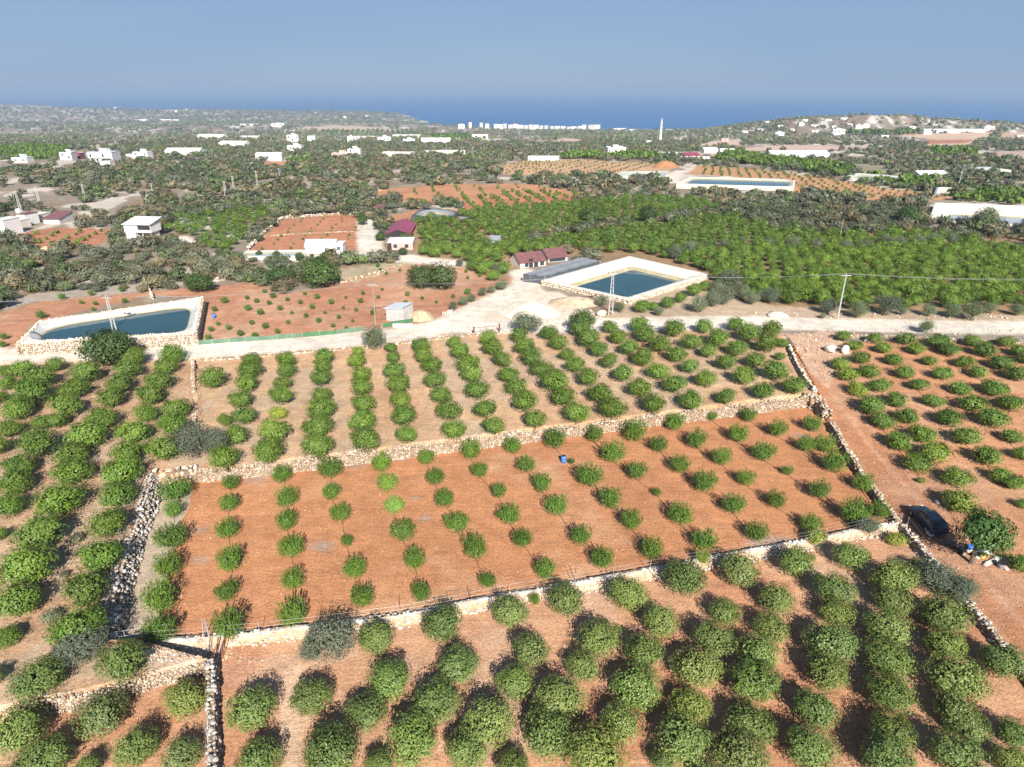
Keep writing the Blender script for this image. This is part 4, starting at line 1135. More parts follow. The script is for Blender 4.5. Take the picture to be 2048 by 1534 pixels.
def crest_wall():
    rs = np.random.RandomState(5)
    pts = [(*PZ(p[0], p[1], .3), 0) for p in CR_PATH]
    st = walk(pts, .22)
    prof = [(-.26, -.2), (-.26, .46), (-.14, .58), (.02, .58), (.14, .50), (.24, .32), (.42, .16), (.85, -.05)]
    Vs, Cs = [], []
    for i, (p, d) in enumerate(st):
        n = Vector((d.y, -d.x, 0))
        for j, (o, z) in enumerate(prof):
            jit = rs.normal(size=3) * (.035 if 0 < j < 7 else 0)
            hz = 1 + .10 * math.sin(i * .11) + .07 * math.sin(i * .31 + 1)
            z0 = float(H(p.x, p.y)) * 0
            Vs.append((p.x + n.x * o + jit[0], p.y + n.y * o + jit[1], z0 + z * hz + jit[2]))
            base = np.array((.50, .455, .395)) if 1 <= j <= 4 else np.array((.56, .40, .27))
            st_ = float(sstep(-.02, .18, fbm(p.x / 1.6, p.y / 1.6, 61, 3) + .02 * (j - 3))); base = base * (1 - st_ * .7) + np.array((.50, .33, .21)) * st_ * .7
            Cs.append(base * rs.uniform(.86, 1.08))
    k = len(prof)
    idx = np.arange(len(st) * k).reshape(len(st), k)
    F = np.stack([idx[:-1, :-1], idx[:-1, 1:], idx[1:, 1:], idx[1:, :-1]], -1)[..., ::-1].reshape(-1, 4)
    o = link('pale_wall', mk_mesh('pale_wall', np.array(Vs), F[..., ::-1], np.clip(Cs, 0, .85), M_stone))
    tag(o, 'long whitish rubble wall between the red field and the front orchard', 'stone wall', None, 'thing')
    cs, ss, cc = [], [], []
    for p, d in walk(pts, .33):
        n = Vector((d.y, -d.x, 0))
        for _ in range(4):
            q = p + n * rs.uniform(-.2, 1.0) + d * rs.uniform(-.3, .3); s = rs.uniform(.05, .2)
            cs.append((q.x, q.y, float(np.interp((q - p).dot(n), [-.2, .1, .25, .42, .85, 1.2], [.52, .5, .3, .16, .0, .0])) + s * .3)); ss.append((s, s, s * .8)); cc.append(np.array(PAL_WHITE[rs.randint(5)]) * rs.uniform(.9, 1.1))
        if rs.uniform() < .5:
            q = p + n * rs.uniform(-.25, .2); s = rs.uniform(.08, .16); cs.append((q.x, q.y, .58)); ss.append((s, s, s * .7)); cc.append(np.array((.62, .59, .55)))
    V, F, C = stones(cs, ss, cc, 6)
    link('rubble_facing', mk_mesh('rubble_facing', V, F, np.clip(C, 0, .85), M_stone), o)


crest_wall()

# loose stones on the fields (nobody would count them)
def loose_stones():
    rs = np.random.RandomState(3); cs, ss, cc = [], [], []
    for poly, n, smax in ((ZONES[2][0], 1500, .09), (ZONES[3][0], 700, .08), (ZONES[4][0], 700, .10), (ZONES[5][0], 500, .10), (ZONES[11 - 5][0], 350, .22), (ZONES[0][0], 300, .12), (ZONES[1][0], 350, .1)):
        xs = [p[0] for p in poly]; ys_ = [p[1] for p in poly]; m = 0; k = 0
        while m < n and k < n * 30:
            k += 1
            px, py = rs.uniform(max(min(xs), -80), min(max(xs), 2130)), rs.uniform(min(ys_), min(max(ys_), 1560))
            if not pip(px, py, poly): continue
            v = P(px, py)
            if rs.uniform() > (v.y / 110) ** 2: continue
            s = rs.uniform(.35, 1) ** 2 * smax * .8; m += 1
            cs.append((v.x, v.y, v.z + s * .3)); ss.append((s, s, s * .7)); cc.append(np.array(PAL_WARM[rs.randint(5)]) * rs.uniform(.8, 1.1))
    for (px, py, w, h, n, smax) in [(1125, 640, 60, 18, 120, .4), (1060, 655, 120, 8, 60, .25), (1640, 690, 50, 20, 60, .3), (360, 1310, 60, 14, 200, .14), (480, 1315, 60, 10, 90, .1), (1830, 664, 200, 6, 80, .25), (1760, 632, 260, 6, 90, .3), (1905, 1115, 70, 25, 60, .12)]:
        for _ in range(n):
            v = P(px + rs.uniform(-w, w), py + rs.uniform(-h, h)); s = rs.uniform(.25, 1) ** 2 * smax
            cs.append((v.x, v.y, v.z + s * .35)); ss.append((s, s, s * .75)); cc.append(np.array((PAL_WARM + PAL_WHITE)[rs.randint(10)]) * rs.uniform(.9, 1.1))
    V, F, C = stones(cs, ss, cc, 9)
    tag(link('field_rubble', mk_mesh('field_rubble', V, F, np.clip(C, 0, .85), M_stone)), 'small loose stones strewn over the soil', None, kind='stuff')


loose_stones()


def boulder(px, py, w, h, label, pal=(.70, .63, .53), name='boulder'):
    v = P(px, py); s = vsize(w, v) / 2; sh = vheight(h, v) / 2
    V, F, C = stones([(v.x, v.y, v.z + sh * .6)], [(s, s * .8, sh)], [pal], int(px))
    tag(link(name, mk_mesh(name, V, F, C, M_stone)), label, 'boulder')


boulder(1660, 704, 32, 18, 'flat white boulder beside the red track, left of a pair')
boulder(1690, 706, 26, 18, 'white boulder beside the red track, right of a pair')
boulder(1204, 632, 20, 16, 'pale boulder at the foot of the lattice power pole', (.66, .54, .42))
boulder(280, 686, 24, 18, 'orange boulder leaning on the left reservoir wall', (.62, .38, .22))
boulder(90, 505, 26, 18, 'orange rock in the scrub at the far left', (.66, .40, .25))
boulder(1735, 683, 26, 10, 'white flat rock under the right stretch of road', (.72, .66, .58))
boulder(1558, 634, 60, 10, 'long pale concrete slab on the road edge', (.70, .62, .52), 'road_block')


def heap(name, label, px, py, w, h, mat, seed, cat='heap'):
    v = P(px, py); r = vsize(w, v) / 2; hh = vheight(h, v)
    n = 28; V, F = [], []
    g = np.linspace(-1.15, 1.15, n)
    for a in g:
        for b in g:
            d = math.hypot(a, b)
            d = d * (1 + .5 * float(fbm(a * 2 + 7, b * 2, seed))); z = hh * max(0, 1 - d * d) ** 1.35 * (1 + .7 * float(fbm(a * 3, b * 3, seed))) + .15 * r * .2 * float(fbm(a * 9, b * 9, seed + 3)) * (d < 1)
            x, y = v.x + a * r, v.y + b * r * .8 + r * .4
            V.append((x, y, float(H(x, y)) + z - .05))
    for i in range(n - 1):
        for j in range(n - 1):
            q = i * n + j; F.append((q, q + n, q + n + 1, q + 1))
    tag(link(name, mk_mesh(name, V, F, None, mat, True)), label, cat)


heap('sand_heap', 'pale sand heap right of the small grey hut', 842, 640, 56, 18, M_sand, 1)
heap('gravel_heap', 'broad white gravel heap left of the middle reservoir', 1060, 632, 130, 20, M_gravel, 2)
heap('gravel_heap', 'stony bank on the near side of the middle reservoir', 1150, 612, 110, 11, M_bank, 5)
heap('soil_mound', 'dug orange soil mound left of the far blue reservoir', 1334, 336, 56, 13, M_redsoil, 3, 'soil mound')

# ---------------------------------------------------------------- reservoirs
def offset_poly(poly, d):
    n = len(poly); out = []
    area = sum(poly[i][0] * poly[(i + 1) % n][1] - poly[(i + 1) % n][0] * poly[i][1] for i in range(n))
    s = 1 if area > 0 else -1
    for i in range(n):
        a, b, c = Vector(poly[i - 1]), Vector(poly[i]), Vector(poly[(i + 1) % n])
        u, w = (b - a).normalized(), (c - b).normalized()
        nu, nw = Vector((-u.y, u.x)) * s, Vector((-w.y, w.x)) * s
        m = (nu + nw).normalized()
        out.append(b + m * (d / max(.35, m.dot(nu))))
    return [tuple(p) for p in out]


def round_poly(poly, r, k=5):
    n = len(poly); out = []
    for i in range(n):
        a, b, c = Vector(poly[i - 1]), Vector(poly[i]), Vector(poly[(i + 1) % n])
        ra, rc = min(r, (a - b).length * .42), min(r, (c - b).length * .42)
        p, q = b + (a - b).normalized() * ra, b + (c - b).normalized() * rc
        for j in range(k):
            t = j / (k - 1)
            out.append(tuple((p * (1 - t) + b * t) * (1 - t) + (b * (1 - t) + q * t) * t))
    return out


def ringf(m, A, za, B, zb):
    n = len(A)
    for i in range(n):
        j = (i + 1) % n
        m.face([(*A[i], za), (*A[j], za), (*B[j], zb), (*B[i], zb)])


def reservoir(label, poly, zrim, depth, slope, thick, stone, zfloor, water=M_water, liner=M_liner, wall_mat=M_pale, rr=3.0, pal=PAL_WHITE, edge=.8, stone_rim=False, plastic=False):
    """poly: outer line of the rim in the world (counter-clockwise); the water stands DEPTH below the rim"""
    area = sum(poly[i][0] * poly[(i + 1) % len(poly)][1] - poly[(i + 1) % len(poly)][0] * poly[i][1] for i in range(len(poly)))
    if area < 0: poly = poly[::-1]
    cx = sum(p[0] for p in poly) / len(poly); cyy = sum(p[1] for p in poly) / len(poly)
    t = empty('reservoir', (cx, cyy, zrim - 1), label, 'reservoir')
    PITS.append((offset_poly(poly, thick + .4), zrim - depth - .7))
    L = Matrix.Translation((-cx, -cyy, -(zrim - 1)))
    fix = lambda o: (o.data.transform(L), o)[1]
    out = round_poly(poly, .6, 5); rim = round_poly(offset_poly(poly, thick), rr, 5)
    wl = round_poly(offset_poly(poly, thick + slope), rr * 1.1, 5); bt = round_poly(offset_poly(poly, thick + slope * 1.25), rr * 1.1, 5)
    we = round_poly(offset_poly(poly, thick + slope * (1 - edge / max(depth, .1) * .5)), rr * 1.1, 5)
    m = MB(); ringf(m, out, zfloor - .6, out, zrim); ringf(m, out, zrim, rim, zrim); ringf(m, rim, zrim, rim, zrim - .06)
    fix(m.build('wall', wall_mat, t))
    e0 = zrim - depth + edge * .5 if depth > edge else zrim - depth * .5
    m = MB(); ringf(m, rim, zrim - .06, we, e0); fix(m.build('liner', liner, t))
    m = MB(); ringf(m, we, e0, wl, zrim - depth); ringf(m, wl, zrim - depth, bt, zrim - depth - .5); m.face([(*p, zrim - depth - .5) for p in bt]); fix(m.build('wet_liner', M_lineredge, t))
    m = MB(); m.face([(*p, zrim - depth + .012) for p in round_poly(offset_poly(poly, thick + slope - .03), rr * 1.1, 5)]); fix(m.build('water', water, t))
    if stone:
        rs = np.random.RandomState(int(abs(cx) * 10)); cs, ss, cc = [], [], []
        for i in range(len(poly)):
            a, b = Vector((*poly[i], 0)), Vector((*poly[(i + 1) % len(poly)], 0))
            d = (b - a).normalized(); nout = Vector((d.y, -d.x, 0))
            for p, _ in walk([a, b], stone * 1.5):
                gz = float(H(p.x + nout.x * .6, p.y + nout.y * .6))
                hh = zrim - gz; nk = max(1, int(hh / (stone * 1.25)))
                for k in range(nk):
                    q = p + nout * (rs.uniform(-.05, .22) * stone * 2 + .12 * (1 - k / nk) * hh * .5) + d * rs.normal() * stone * .3; s = stone * rs.uniform(.7, 1.25)
                    cs.append((q.x, q.y, gz + (k + .4) * hh / nk)); ss.append((s, s, s * .75)); cc.append(np.array(pal[rs.randint(len(pal))]) * rs.uniform(.85, 1.1))
                if stone_rim:
                    q = p - nout * thick * rs.uniform(.15, .8); s = stone * rs.uniform(.6, 1.1); cs.append((q.x, q.y, zrim + s * .35)); ss.append((s, s, s * .7)); cc.append(np.array(PAL_WHITE[rs.randint(3)]) * rs.uniform(.92, 1.08))
        V, F, C = stones(cs, ss, cc, 4)
        fix(link('stone_facing', mk_mesh('stone_facing', V, F, np.clip(C, 0, .85), M_stone), t))
    if stone:
        a, b = Vector(rim[0]), Vector(wl[0])
        fix(MB().tube([(a.x - .2, a.y, zrim + .12), (a.x * .7 + b.x * .3, a.y * .7 + b.y * .3, zrim + .05), (b.x, b.y, zrim - depth + .1)], .09, 8).build('inlet_pipe', M_black, t))
    for ch in t.children: ch.location = (0, 0, 0)
    return t


reservoir('left reservoir with stone walls, blue water and a pale curved lining', [PZ(34, 686, 3.5), PZ(391, 666, 3.5), PZ(405, 594, 3.5), PZ(78, 642, 3.5)], 3.5, .9, 1.25, .6, .24, 1.4, edge=.35, liner=plain('bleached_liner', (.52, .515, .49), .6, .2, .4), rr=4.5, stone_rim=True, pal=PAL_CREAM + PAL_WARM[2:3])
reservoir('middle reservoir with cream concrete slopes beside the road', [PZ(1258, 598, 2.6), PZ(1417, 548, 2.6), PZ(1259, 512, 2.6), PZ(1084, 560, 2.6)], 2.6, 1.7, 3.8, .8, .26, 1.4, liner=plain('cream_liner', (.66, .60, .50), .7, .16, .4), rr=1.0, pal=PAL_WARM[:1] + PAL_WARM[2:3] + PAL_WHITE, edge=1.0)


def far_pond(label, px, zup, depth, slope, water, liner, wall, rr=3, stone=0, edge=.8):
    c = P(sum(p[0] for p in px) / len(px), max(p[1] for p in px))
    z = c.z + zup
    return reservoir(label, [PZ(*p, z) for p in px], z, depth, slope, .8, stone, c.z - 3, water, liner, wall, rr, edge=edge)


far_pond('far reservoir full of blue water with a cream wall', [(1352, 367), (1588, 374), (1591, 361), (1560, 358), (1380, 353)], 2.6, .9, 2.0, plain('teal_water', (.028, .115, .155), .25, .15, .2, spec=.4), M_liner, plain('cream_wall', (.70, .60, .46), .85, .2, .3), 5)
far_pond('half empty far reservoir with a greenish lining beside the soil mound', [(1232, 352), (1338, 352), (1335, 342), (1242, 343)], 1.6, 1.2, 6.0, M_green_water, plain('greenish_liner', (.46, .50, .43), .6, .2, .4), M_pale, 6)
far_pond('nearly dry reservoir with high white walls at the right edge', [(1858, 440), (2110, 452), (2110, 414), (1870, 405)], .5, 3.4, 5, plain('shallow_water', (.16, .22, .30), .3, .2, .2), plain('white_liner', (.66, .63, .56), .7, .1, .3), M_pale, 1)
far_pond('small oval pond with a dark rim and grey lining above the grove', [(822, 432), (905, 436), (918, 424), (880, 417), (838, 420)], 1.0, 1.2, 2.4, plain('dull_water', (.17, .21, .19), .3, .3, .3), M_shade, M_shadedark, 4)
far_pond('long narrow bluish pool left of the container house', [(470, 513), (612, 512), (610, 499), (492, 501)], 1.0, .5, 1.0, plain('pool_water', (.22, .36, .36), .2, .2, .3), M_liner, M_pale, 1)
far_pond('empty rectangular pond below the far right greenhouse tents', [(1868, 387), (1952, 390), (1950, 376), (1873, 374)], .6, 1.8, 1.5, plain('dry_floor', (.50, .42, .36), .8, .3, .3), M_liner, M_shade, 1)
far_pond('long greenish reservoir behind the far orange field', [(1684, 354), (1800, 362), (1812, 353), (1715, 346)], 1.5, 1.0, 3.0, M_green_water, plain('grey_liner', (.45, .47, .44), .7, .2, .3), M_pale, 2)

build_ground()

# ---------------------------------------------------------------- buildings
def local(v, rz): return Matrix.Translation(v) @ Matrix.Rotation(rz, 4, 'Z')


def house(label, px, py, wpx, hpx, dm, wall, roof=('flat', None), rz=0.0, name='house', cat='house', wins=(), doors=(), group=None, extra=0.0):
    """px, py: middle of the foot of the wall that faces us; wins/doors: (u 0..1, v 0..1, width m, height m, on which wall f/r/l)"""
    v = P(px, py)
    w, h = vsize(wpx, v), vheight(hpx, v)
    t = empty(name, v, label, cat, group, rz)
    b = min(1.5, h * .3)
    m = MB().box((0, dm / 2, h / 2 - b / 2), (w, dm, h + b)); m.build('wall', wall, t)
    kind, rm = roof; rm = rm or wall
    m = MB(); ov = .25 if kind != 'flat' else .12
    if kind == 'flat':
        m.box((0, dm / 2, h + .09), (w + ov * 2, dm + ov * 2, .18))
    elif kind == 'parapet':
        m.box((0, .1, h + .25), (w, .2, .5)).box((0, dm - .1, h + .25), (w, .2, .5)).box((-w / 2 + .1, dm / 2, h + .25), (.2, dm - .4, .5)).box((w / 2 - .1, dm / 2, h + .25), (.2, dm - .4, .5))
    elif kind == 'gable_x':            # ridge across the view
        r = min(dm * .28, 2.5)
        for s in (0, 1):
            y0, y1 = (-ov, dm / 2) if s == 0 else (dm + ov, dm / 2)
            a = [(-w / 2 - ov, y0, h - .05), (w / 2 + ov, y0, h - .05), (w / 2 + ov, y1, h + r), (-w / 2 - ov, y1, h + r)]
            m.face(a); m.face([(p[0], p[1], p[2] + .08) for p in a][::-1])
            m.face([a[0], a[1], (a[1][0], a[1][1], a[1][2] + .08), (a[0][0], a[0][1], a[0][2] + .08)])
        for fc in ([(-w / 2, 0, h), (-w / 2, dm, h), (-w / 2, dm / 2, h + r - .03)], [(w / 2, 0, h), (w / 2, dm / 2, h + r - .03), (w / 2, dm, h)]): MB().face(fc).build('gable', wall, t)
    elif kind == 'gable_y':            # ridge along the view
        r = min(w * .2, 2.2)
        for s in (-1, 1):
            a = [(s * (w / 2 + ov), -ov, h - .05), (s * (w / 2 + ov), dm + ov, h - .05), (0, dm + ov, h + r), (0, -ov, h + r)]
            m.face(a); m.face([(p[0], p[1], p[2] + .08) for p in a][::-1])
            m.face([a[0], a[3], (a[3][0], a[3][1], a[3][2] + .08), (a[0][0], a[0][1], a[0][2] + .08)])
        g = MB().face([(-w / 2, 0, h), (w / 2, 0, h), (0, 0, h + r - .03)]); g.build('gable', wall, t)
    elif kind == 'shed':               # rises to the back
        a = [(-w / 2 - ov, -ov, h), (w / 2 + ov, -ov, h), (w / 2 + ov, dm + ov, h + dm * .22), (-w / 2 - ov, dm + ov, h + dm * .22)]
        m.face(a); m.face([(p[0], p[1], p[2] + .09) for p in a]); m.face([a[0], a[1], (a[1][0], a[1][1], a[1][2] + .09), (a[0][0], a[0][1], a[0][2] + .09)]); m.face([a[1], a[2], (a[2][0], a[2][1], a[2][2] + .09), (a[1][0], a[1][1], a[1][2] + .09)])
        for fc in ([(-w / 2, 0, h), (-w / 2, dm, h), (-w / 2, dm, h + dm * .21)], [(w / 2, 0, h), (w / 2, dm, h + dm * .21), (w / 2, dm, h)]): MB().face(fc).build('gable', wall, t)
    elif kind == 'arch':               # tunnel of film
        n = 9
        for i in range(n):
            a0, a1 = math.pi * i / n, math.pi * (i + 1) / n
            p = lambda a, x: (x, dm / 2 - math.cos(a) * (dm / 2 + .1), h + math.sin(a) * dm * .22)
            m.face([p(a0, -w / 2 - .1), p(a0, w / 2 + .1), p(a1, w / 2 + .1), p(a1, -w / 2 - .1)])
        m.face([(-w / 2 - .1, dm / 2 - math.cos(math.pi * i / n) * (dm / 2 + .1), h + math.sin(math.pi * i / n) * dm * .22) for i in range(n + 1)]); m.face([(w / 2 + .1, dm / 2 - math.cos(math.pi * i / n) * (dm / 2 + .1), h + math.sin(math.pi * i / n) * dm * .22) for i in range(n + 1)])
    if m.v: m.build('roof', rm, t)
    for nm_, lst in (('window', wins), ('door', doors)):
        for q in lst:
            u, vv, ww, hh = q[:4]; side = q[4] if len(q) > 4 else 'f'
            z = vv * h if nm_ == 'window' else hh / 2
            if side == 'f': c, d, cf, df = ((u - .5) * w, -.02, z), (ww, .06, hh), ((u - .5) * w, -.045, z), (ww + .16, .05, hh + .16)
            elif side == 'r': c, d, cf, df = (w / 2 + .02, u * dm, z), (.06, ww, hh), (w / 2 + .045, u * dm, z), (.05, ww + .16, hh + .16)
            else: c, d, cf, df = (-w / 2 - .02, u * dm, z), (.06, ww, hh), (-w / 2 - .045, u * dm, z), (.05, ww + .16, hh + .16)
            MB().box(c, d).build(nm_, M_glass if nm_ == 'window' else M_dark, t)
    return t


# --- near buildings
t = house('small grey hut with a pale sloping roof beside the road', 790, 643, 40, 23, 3.4, M_grey, ('none', None), R(-24), 'hut', 'hut', wins=[(.45, .62, .5, .75, 'l')], doors=())
v = P(790, 643); hw, hh = vsize(40, v), vheight(23, v)
m = MB()
a = [(-hw / 2 - .25, -.25, hh + .02), (hw / 2 + .15, -.25, hh + .55), (hw / 2 + .15, 3.65, hh + .55), (-hw / 2 - .25, 3.65, hh + .02)]
m.face(a).face([(p[0], p[1], p[2] + .1) for p in a]); m.face([a[0], a[1], (a[1][0], a[1][1], a[1][2] + .1), (a[0][0], a[0][1], a[0][2] + .1)]); m.face([a[3], a[0], (a[0][0], a[0][1], a[0][2] + .1), (a[3][0], a[3][1], a[3][2] + .1)])
m.build('roof', M_metalroof, t)
for fc in ([(-hw / 2, 0, hh), (hw / 2, 0, hh), (hw / 2, 0, hh + .53)], [(-hw / 2, 3.4, hh), (hw / 2, 3.4, hh + .53), (hw / 2, 3.4, hh)], [(hw / 2, 0, hh), (hw / 2, 3.4, hh), (hw / 2, 3.4, hh + .53), (hw / 2, 0, hh + .53)]): MB().face(fc).build('gable', M_grey, t)

house('long white container house with a pale ridged roof by the ploughed field', 641, 508, 58, 14, 5.0, M_white, ('gable_x', M_metalroof), R(2), 'container_house', 'house', wins=[(.70, .6, .35, .9)])
t = house('white flat roofed block with two small windows at the container house end', 679, 507, 14, 17, 4.2, M_white, ('flat', M_white), R(2), 'white_annex', 'house', wins=[(.45, .5, .8, .35), (.45, .68, .8, .35)])
house('pink walled house with a wide white flat roof', 801, 500, 50, 14, 6.5, M_pink, ('flat', M_white), R(3), 'pink_house', 'house', wins=[(.3, .55, 1.0, .9), (.75, .55, 1.0, .9)], doors=[(.08, 0, 1.0, 2.0)])
house('shed under a bright maroon gabled roof behind the pink house', 796, 476, 48, 7, 17.0, M_dark, ('gable_y', M_maroon), R(2), 'maroon_shed', 'shed')
house('little dark hut at the top of the white lane', 760, 426, 15, 9, 3.5, M_wood, ('shed', M_brownroof), 0, 'hut', 'hut', doors=[(.5, 0, 1.0, 1.8)])
t = house('long low farmhouse with pale walls and a faded red roof', 1066, 534, 56, 10, 6.0, M_offwhite, ('gable_x', M_brownroof), R(24), 'farmhouse', 'house', wins=[(.25, .55, 1.0, 1.0), (.62, .5, 1.1, 1.6), (.86, .55, 1.0, 1.0)], doors=[(.42, 0, 1.0, 2.0)])
t = house('open farm shed with white panels under the faded red roof extension', 1116, 523, 42, 8, 6.0, M_white, ('gable_x', M_brownroof), R(24), 'farm_shed', 'shed', wins=[(.25, .6, 2.2, 1.0), (.68, .6, 2.2, 1.0)])
# shade cloth stretched over a frame between the farmhouse and the reservoir
def shade_net():
    z = 3.2
    q = [PZ(1046, 548, z), PZ(1090, 553, z), PZ(1200, 522, z), PZ(1165, 514, z)]
    t = empty('shade_net', (q[0][0], q[0][1], 1.5), 'flat grey shade cloth shelter between the farmhouse and the middle reservoir', 'shade net')
    o3 = Vector((q[0][0], q[0][1], 1.5))
    n = 14; V, F = [], []
    for i in range(n + 1):
        for j in range(n + 1):
            s, tt = i / n, j / n
            x = (q[0][0] * (1 - s) + q[3][0] * s) * (1 - tt) + (q[1][0] * (1 - s) + q[2][0] * s) * tt
            y = (q[0][1] * (1 - s) + q[3][1] * s) * (1 - tt) + (q[1][1] * (1 - s) + q[2][1] * s) * tt
            V.append((x - o3.x, y - o3.y, z - o3.z - .18 * abs(math.sin(s * math.pi * 4)) * abs(math.sin(tt * math.pi * 2)) + .08 * math.sin(i * 2.1 + j)))
    for i in range(n):
        for j in range(n): F.append((i * (n + 1) + j, (i + 1) * (n + 1) + j, (i + 1) * (n + 1) + j + 1, i * (n + 1) + j + 1))
    link('cloth', mk_mesh('cloth', V, F, None, M_shade, True), t)
    loc = lambda p, zz: (p[0] - o3.x, p[1] - o3.y, zz - o3.z)
    for a, b in ((0, 1), (0, 3), (1, 2)):
        MB().face([loc(q[a], z - .02), loc(q[b], z - .02), loc(q[b], 1.45), loc(q[a], 1.45)]).build('side_cloth', M_shadedark, t)
    for p in q: MB().tube([loc(p, 1.3), loc(p, z + .1)], .06, 6).build('pole', M_steel, t)


shade_net()
t = house('raised white cabin on a concrete base with a pale sloping roof', 264, 478, 20, 13, 4.0, M_white, ('none', None), R(-6), 'raised_cabin', 'cabin')
v = P(264, 478)
k_ = vsize(1, v); kh = vheight(1, v)
MB().box((16 * k_, 2.5, 13 * kh + 8.5 * kh), (56 * k_, 5.0, 17 * kh)).build('upper_wall', M_white, t)
MB().box((30 * k_, -.03, 22.5 * kh), (26 * k_, .1, 9 * kh)).build('veranda_opening', M_dark, t)
MB().box((30 * k_, -.10, 15.5 * kh), (27 * k_, .08, 5 * kh)).build('railing', M_white, t)
a = [(-14 * k_, -.5, 28 * kh), (46 * k_, -.5, 28 * kh), (48 * k_, 5.6, 37 * kh), (-10 * k_, 5.6, 37 * kh)]
MB().face(a).face([(p[0], p[1], p[2] + .12) for p in a]).face([a[0], a[1], (a[1][0], a[1][1], a[1][2] + .12), (a[0][0], a[0][1], a[0][2] + .12)]).build('roof', M_metalroof, t)
for x in (24, 42): MB().box((x * k_, .3, 6 * kh), (.25, .25, 14 * kh)).build('stilt', M_grey, t)
MB().box((30 * k_, 3.2, 6 * kh), (22 * k_, 2.5, 13 * kh)).build('stairwell', M_offwhite, t)
house('white cube house cut by the left edge below the pylon', 2, 471, 26, 29, 6, M_white, ('flat', M_white), R(-10), 'white_house', 'house', wins=[(.3, .75, .8, .8)])
house('white farmhouse wing with a small door at the far left', 28, 457, 22, 14, 5, M_offwhite, ('flat', M_white), R(-8), 'white_house', 'house', doors=[(.5, 0, .9, 1.8)])
house('white house with a dark doorway and a tank on its roof', 46, 450, 20, 20, 5, M_white, ('flat', M_brownroof), R(-12), 'white_house', 'house', doors=[(.35, 0, .9, 2.0)])
house('low cream house beside the dark red roofed barn', 64, 444, 30, 13, 6, M_offwhite, ('flat', M_offwhite), R(-6), 'cream_house', 'house')
house('low barn with a dark red roof at the far left', 104, 448, 34, 9, 7, M_grey, ('shed', M_brownroof), R(-4), 'barn', 'barn')
# --- water tank on the white house roof is part of the scene's roofscape
v = P(46, 450)
MB().lathe([(.7, 0), (.75, .1), (.75, 1.1), (.4, 1.3)], (v.x - 2.0, v.y + 2.5, v.z + vheight(20, v) + .18)).build('water_tank', M_tank)
tag(bpy.data.objects['water_tank'], 'white round water tank on the flat roof of the white house', 'water tank')
house('grey tin hut half hidden in the grove', 988, 488, 20, 7, 3.5, M_grey, ('gable_x', M_shade), R(-10), 'tin_hut', 'hut')
house('tiny dark shed among the young trees above the grove', 929, 446, 16, 8, 3, M_dark, ('flat', M_shade), 0, 'tin_hut', 'shed')

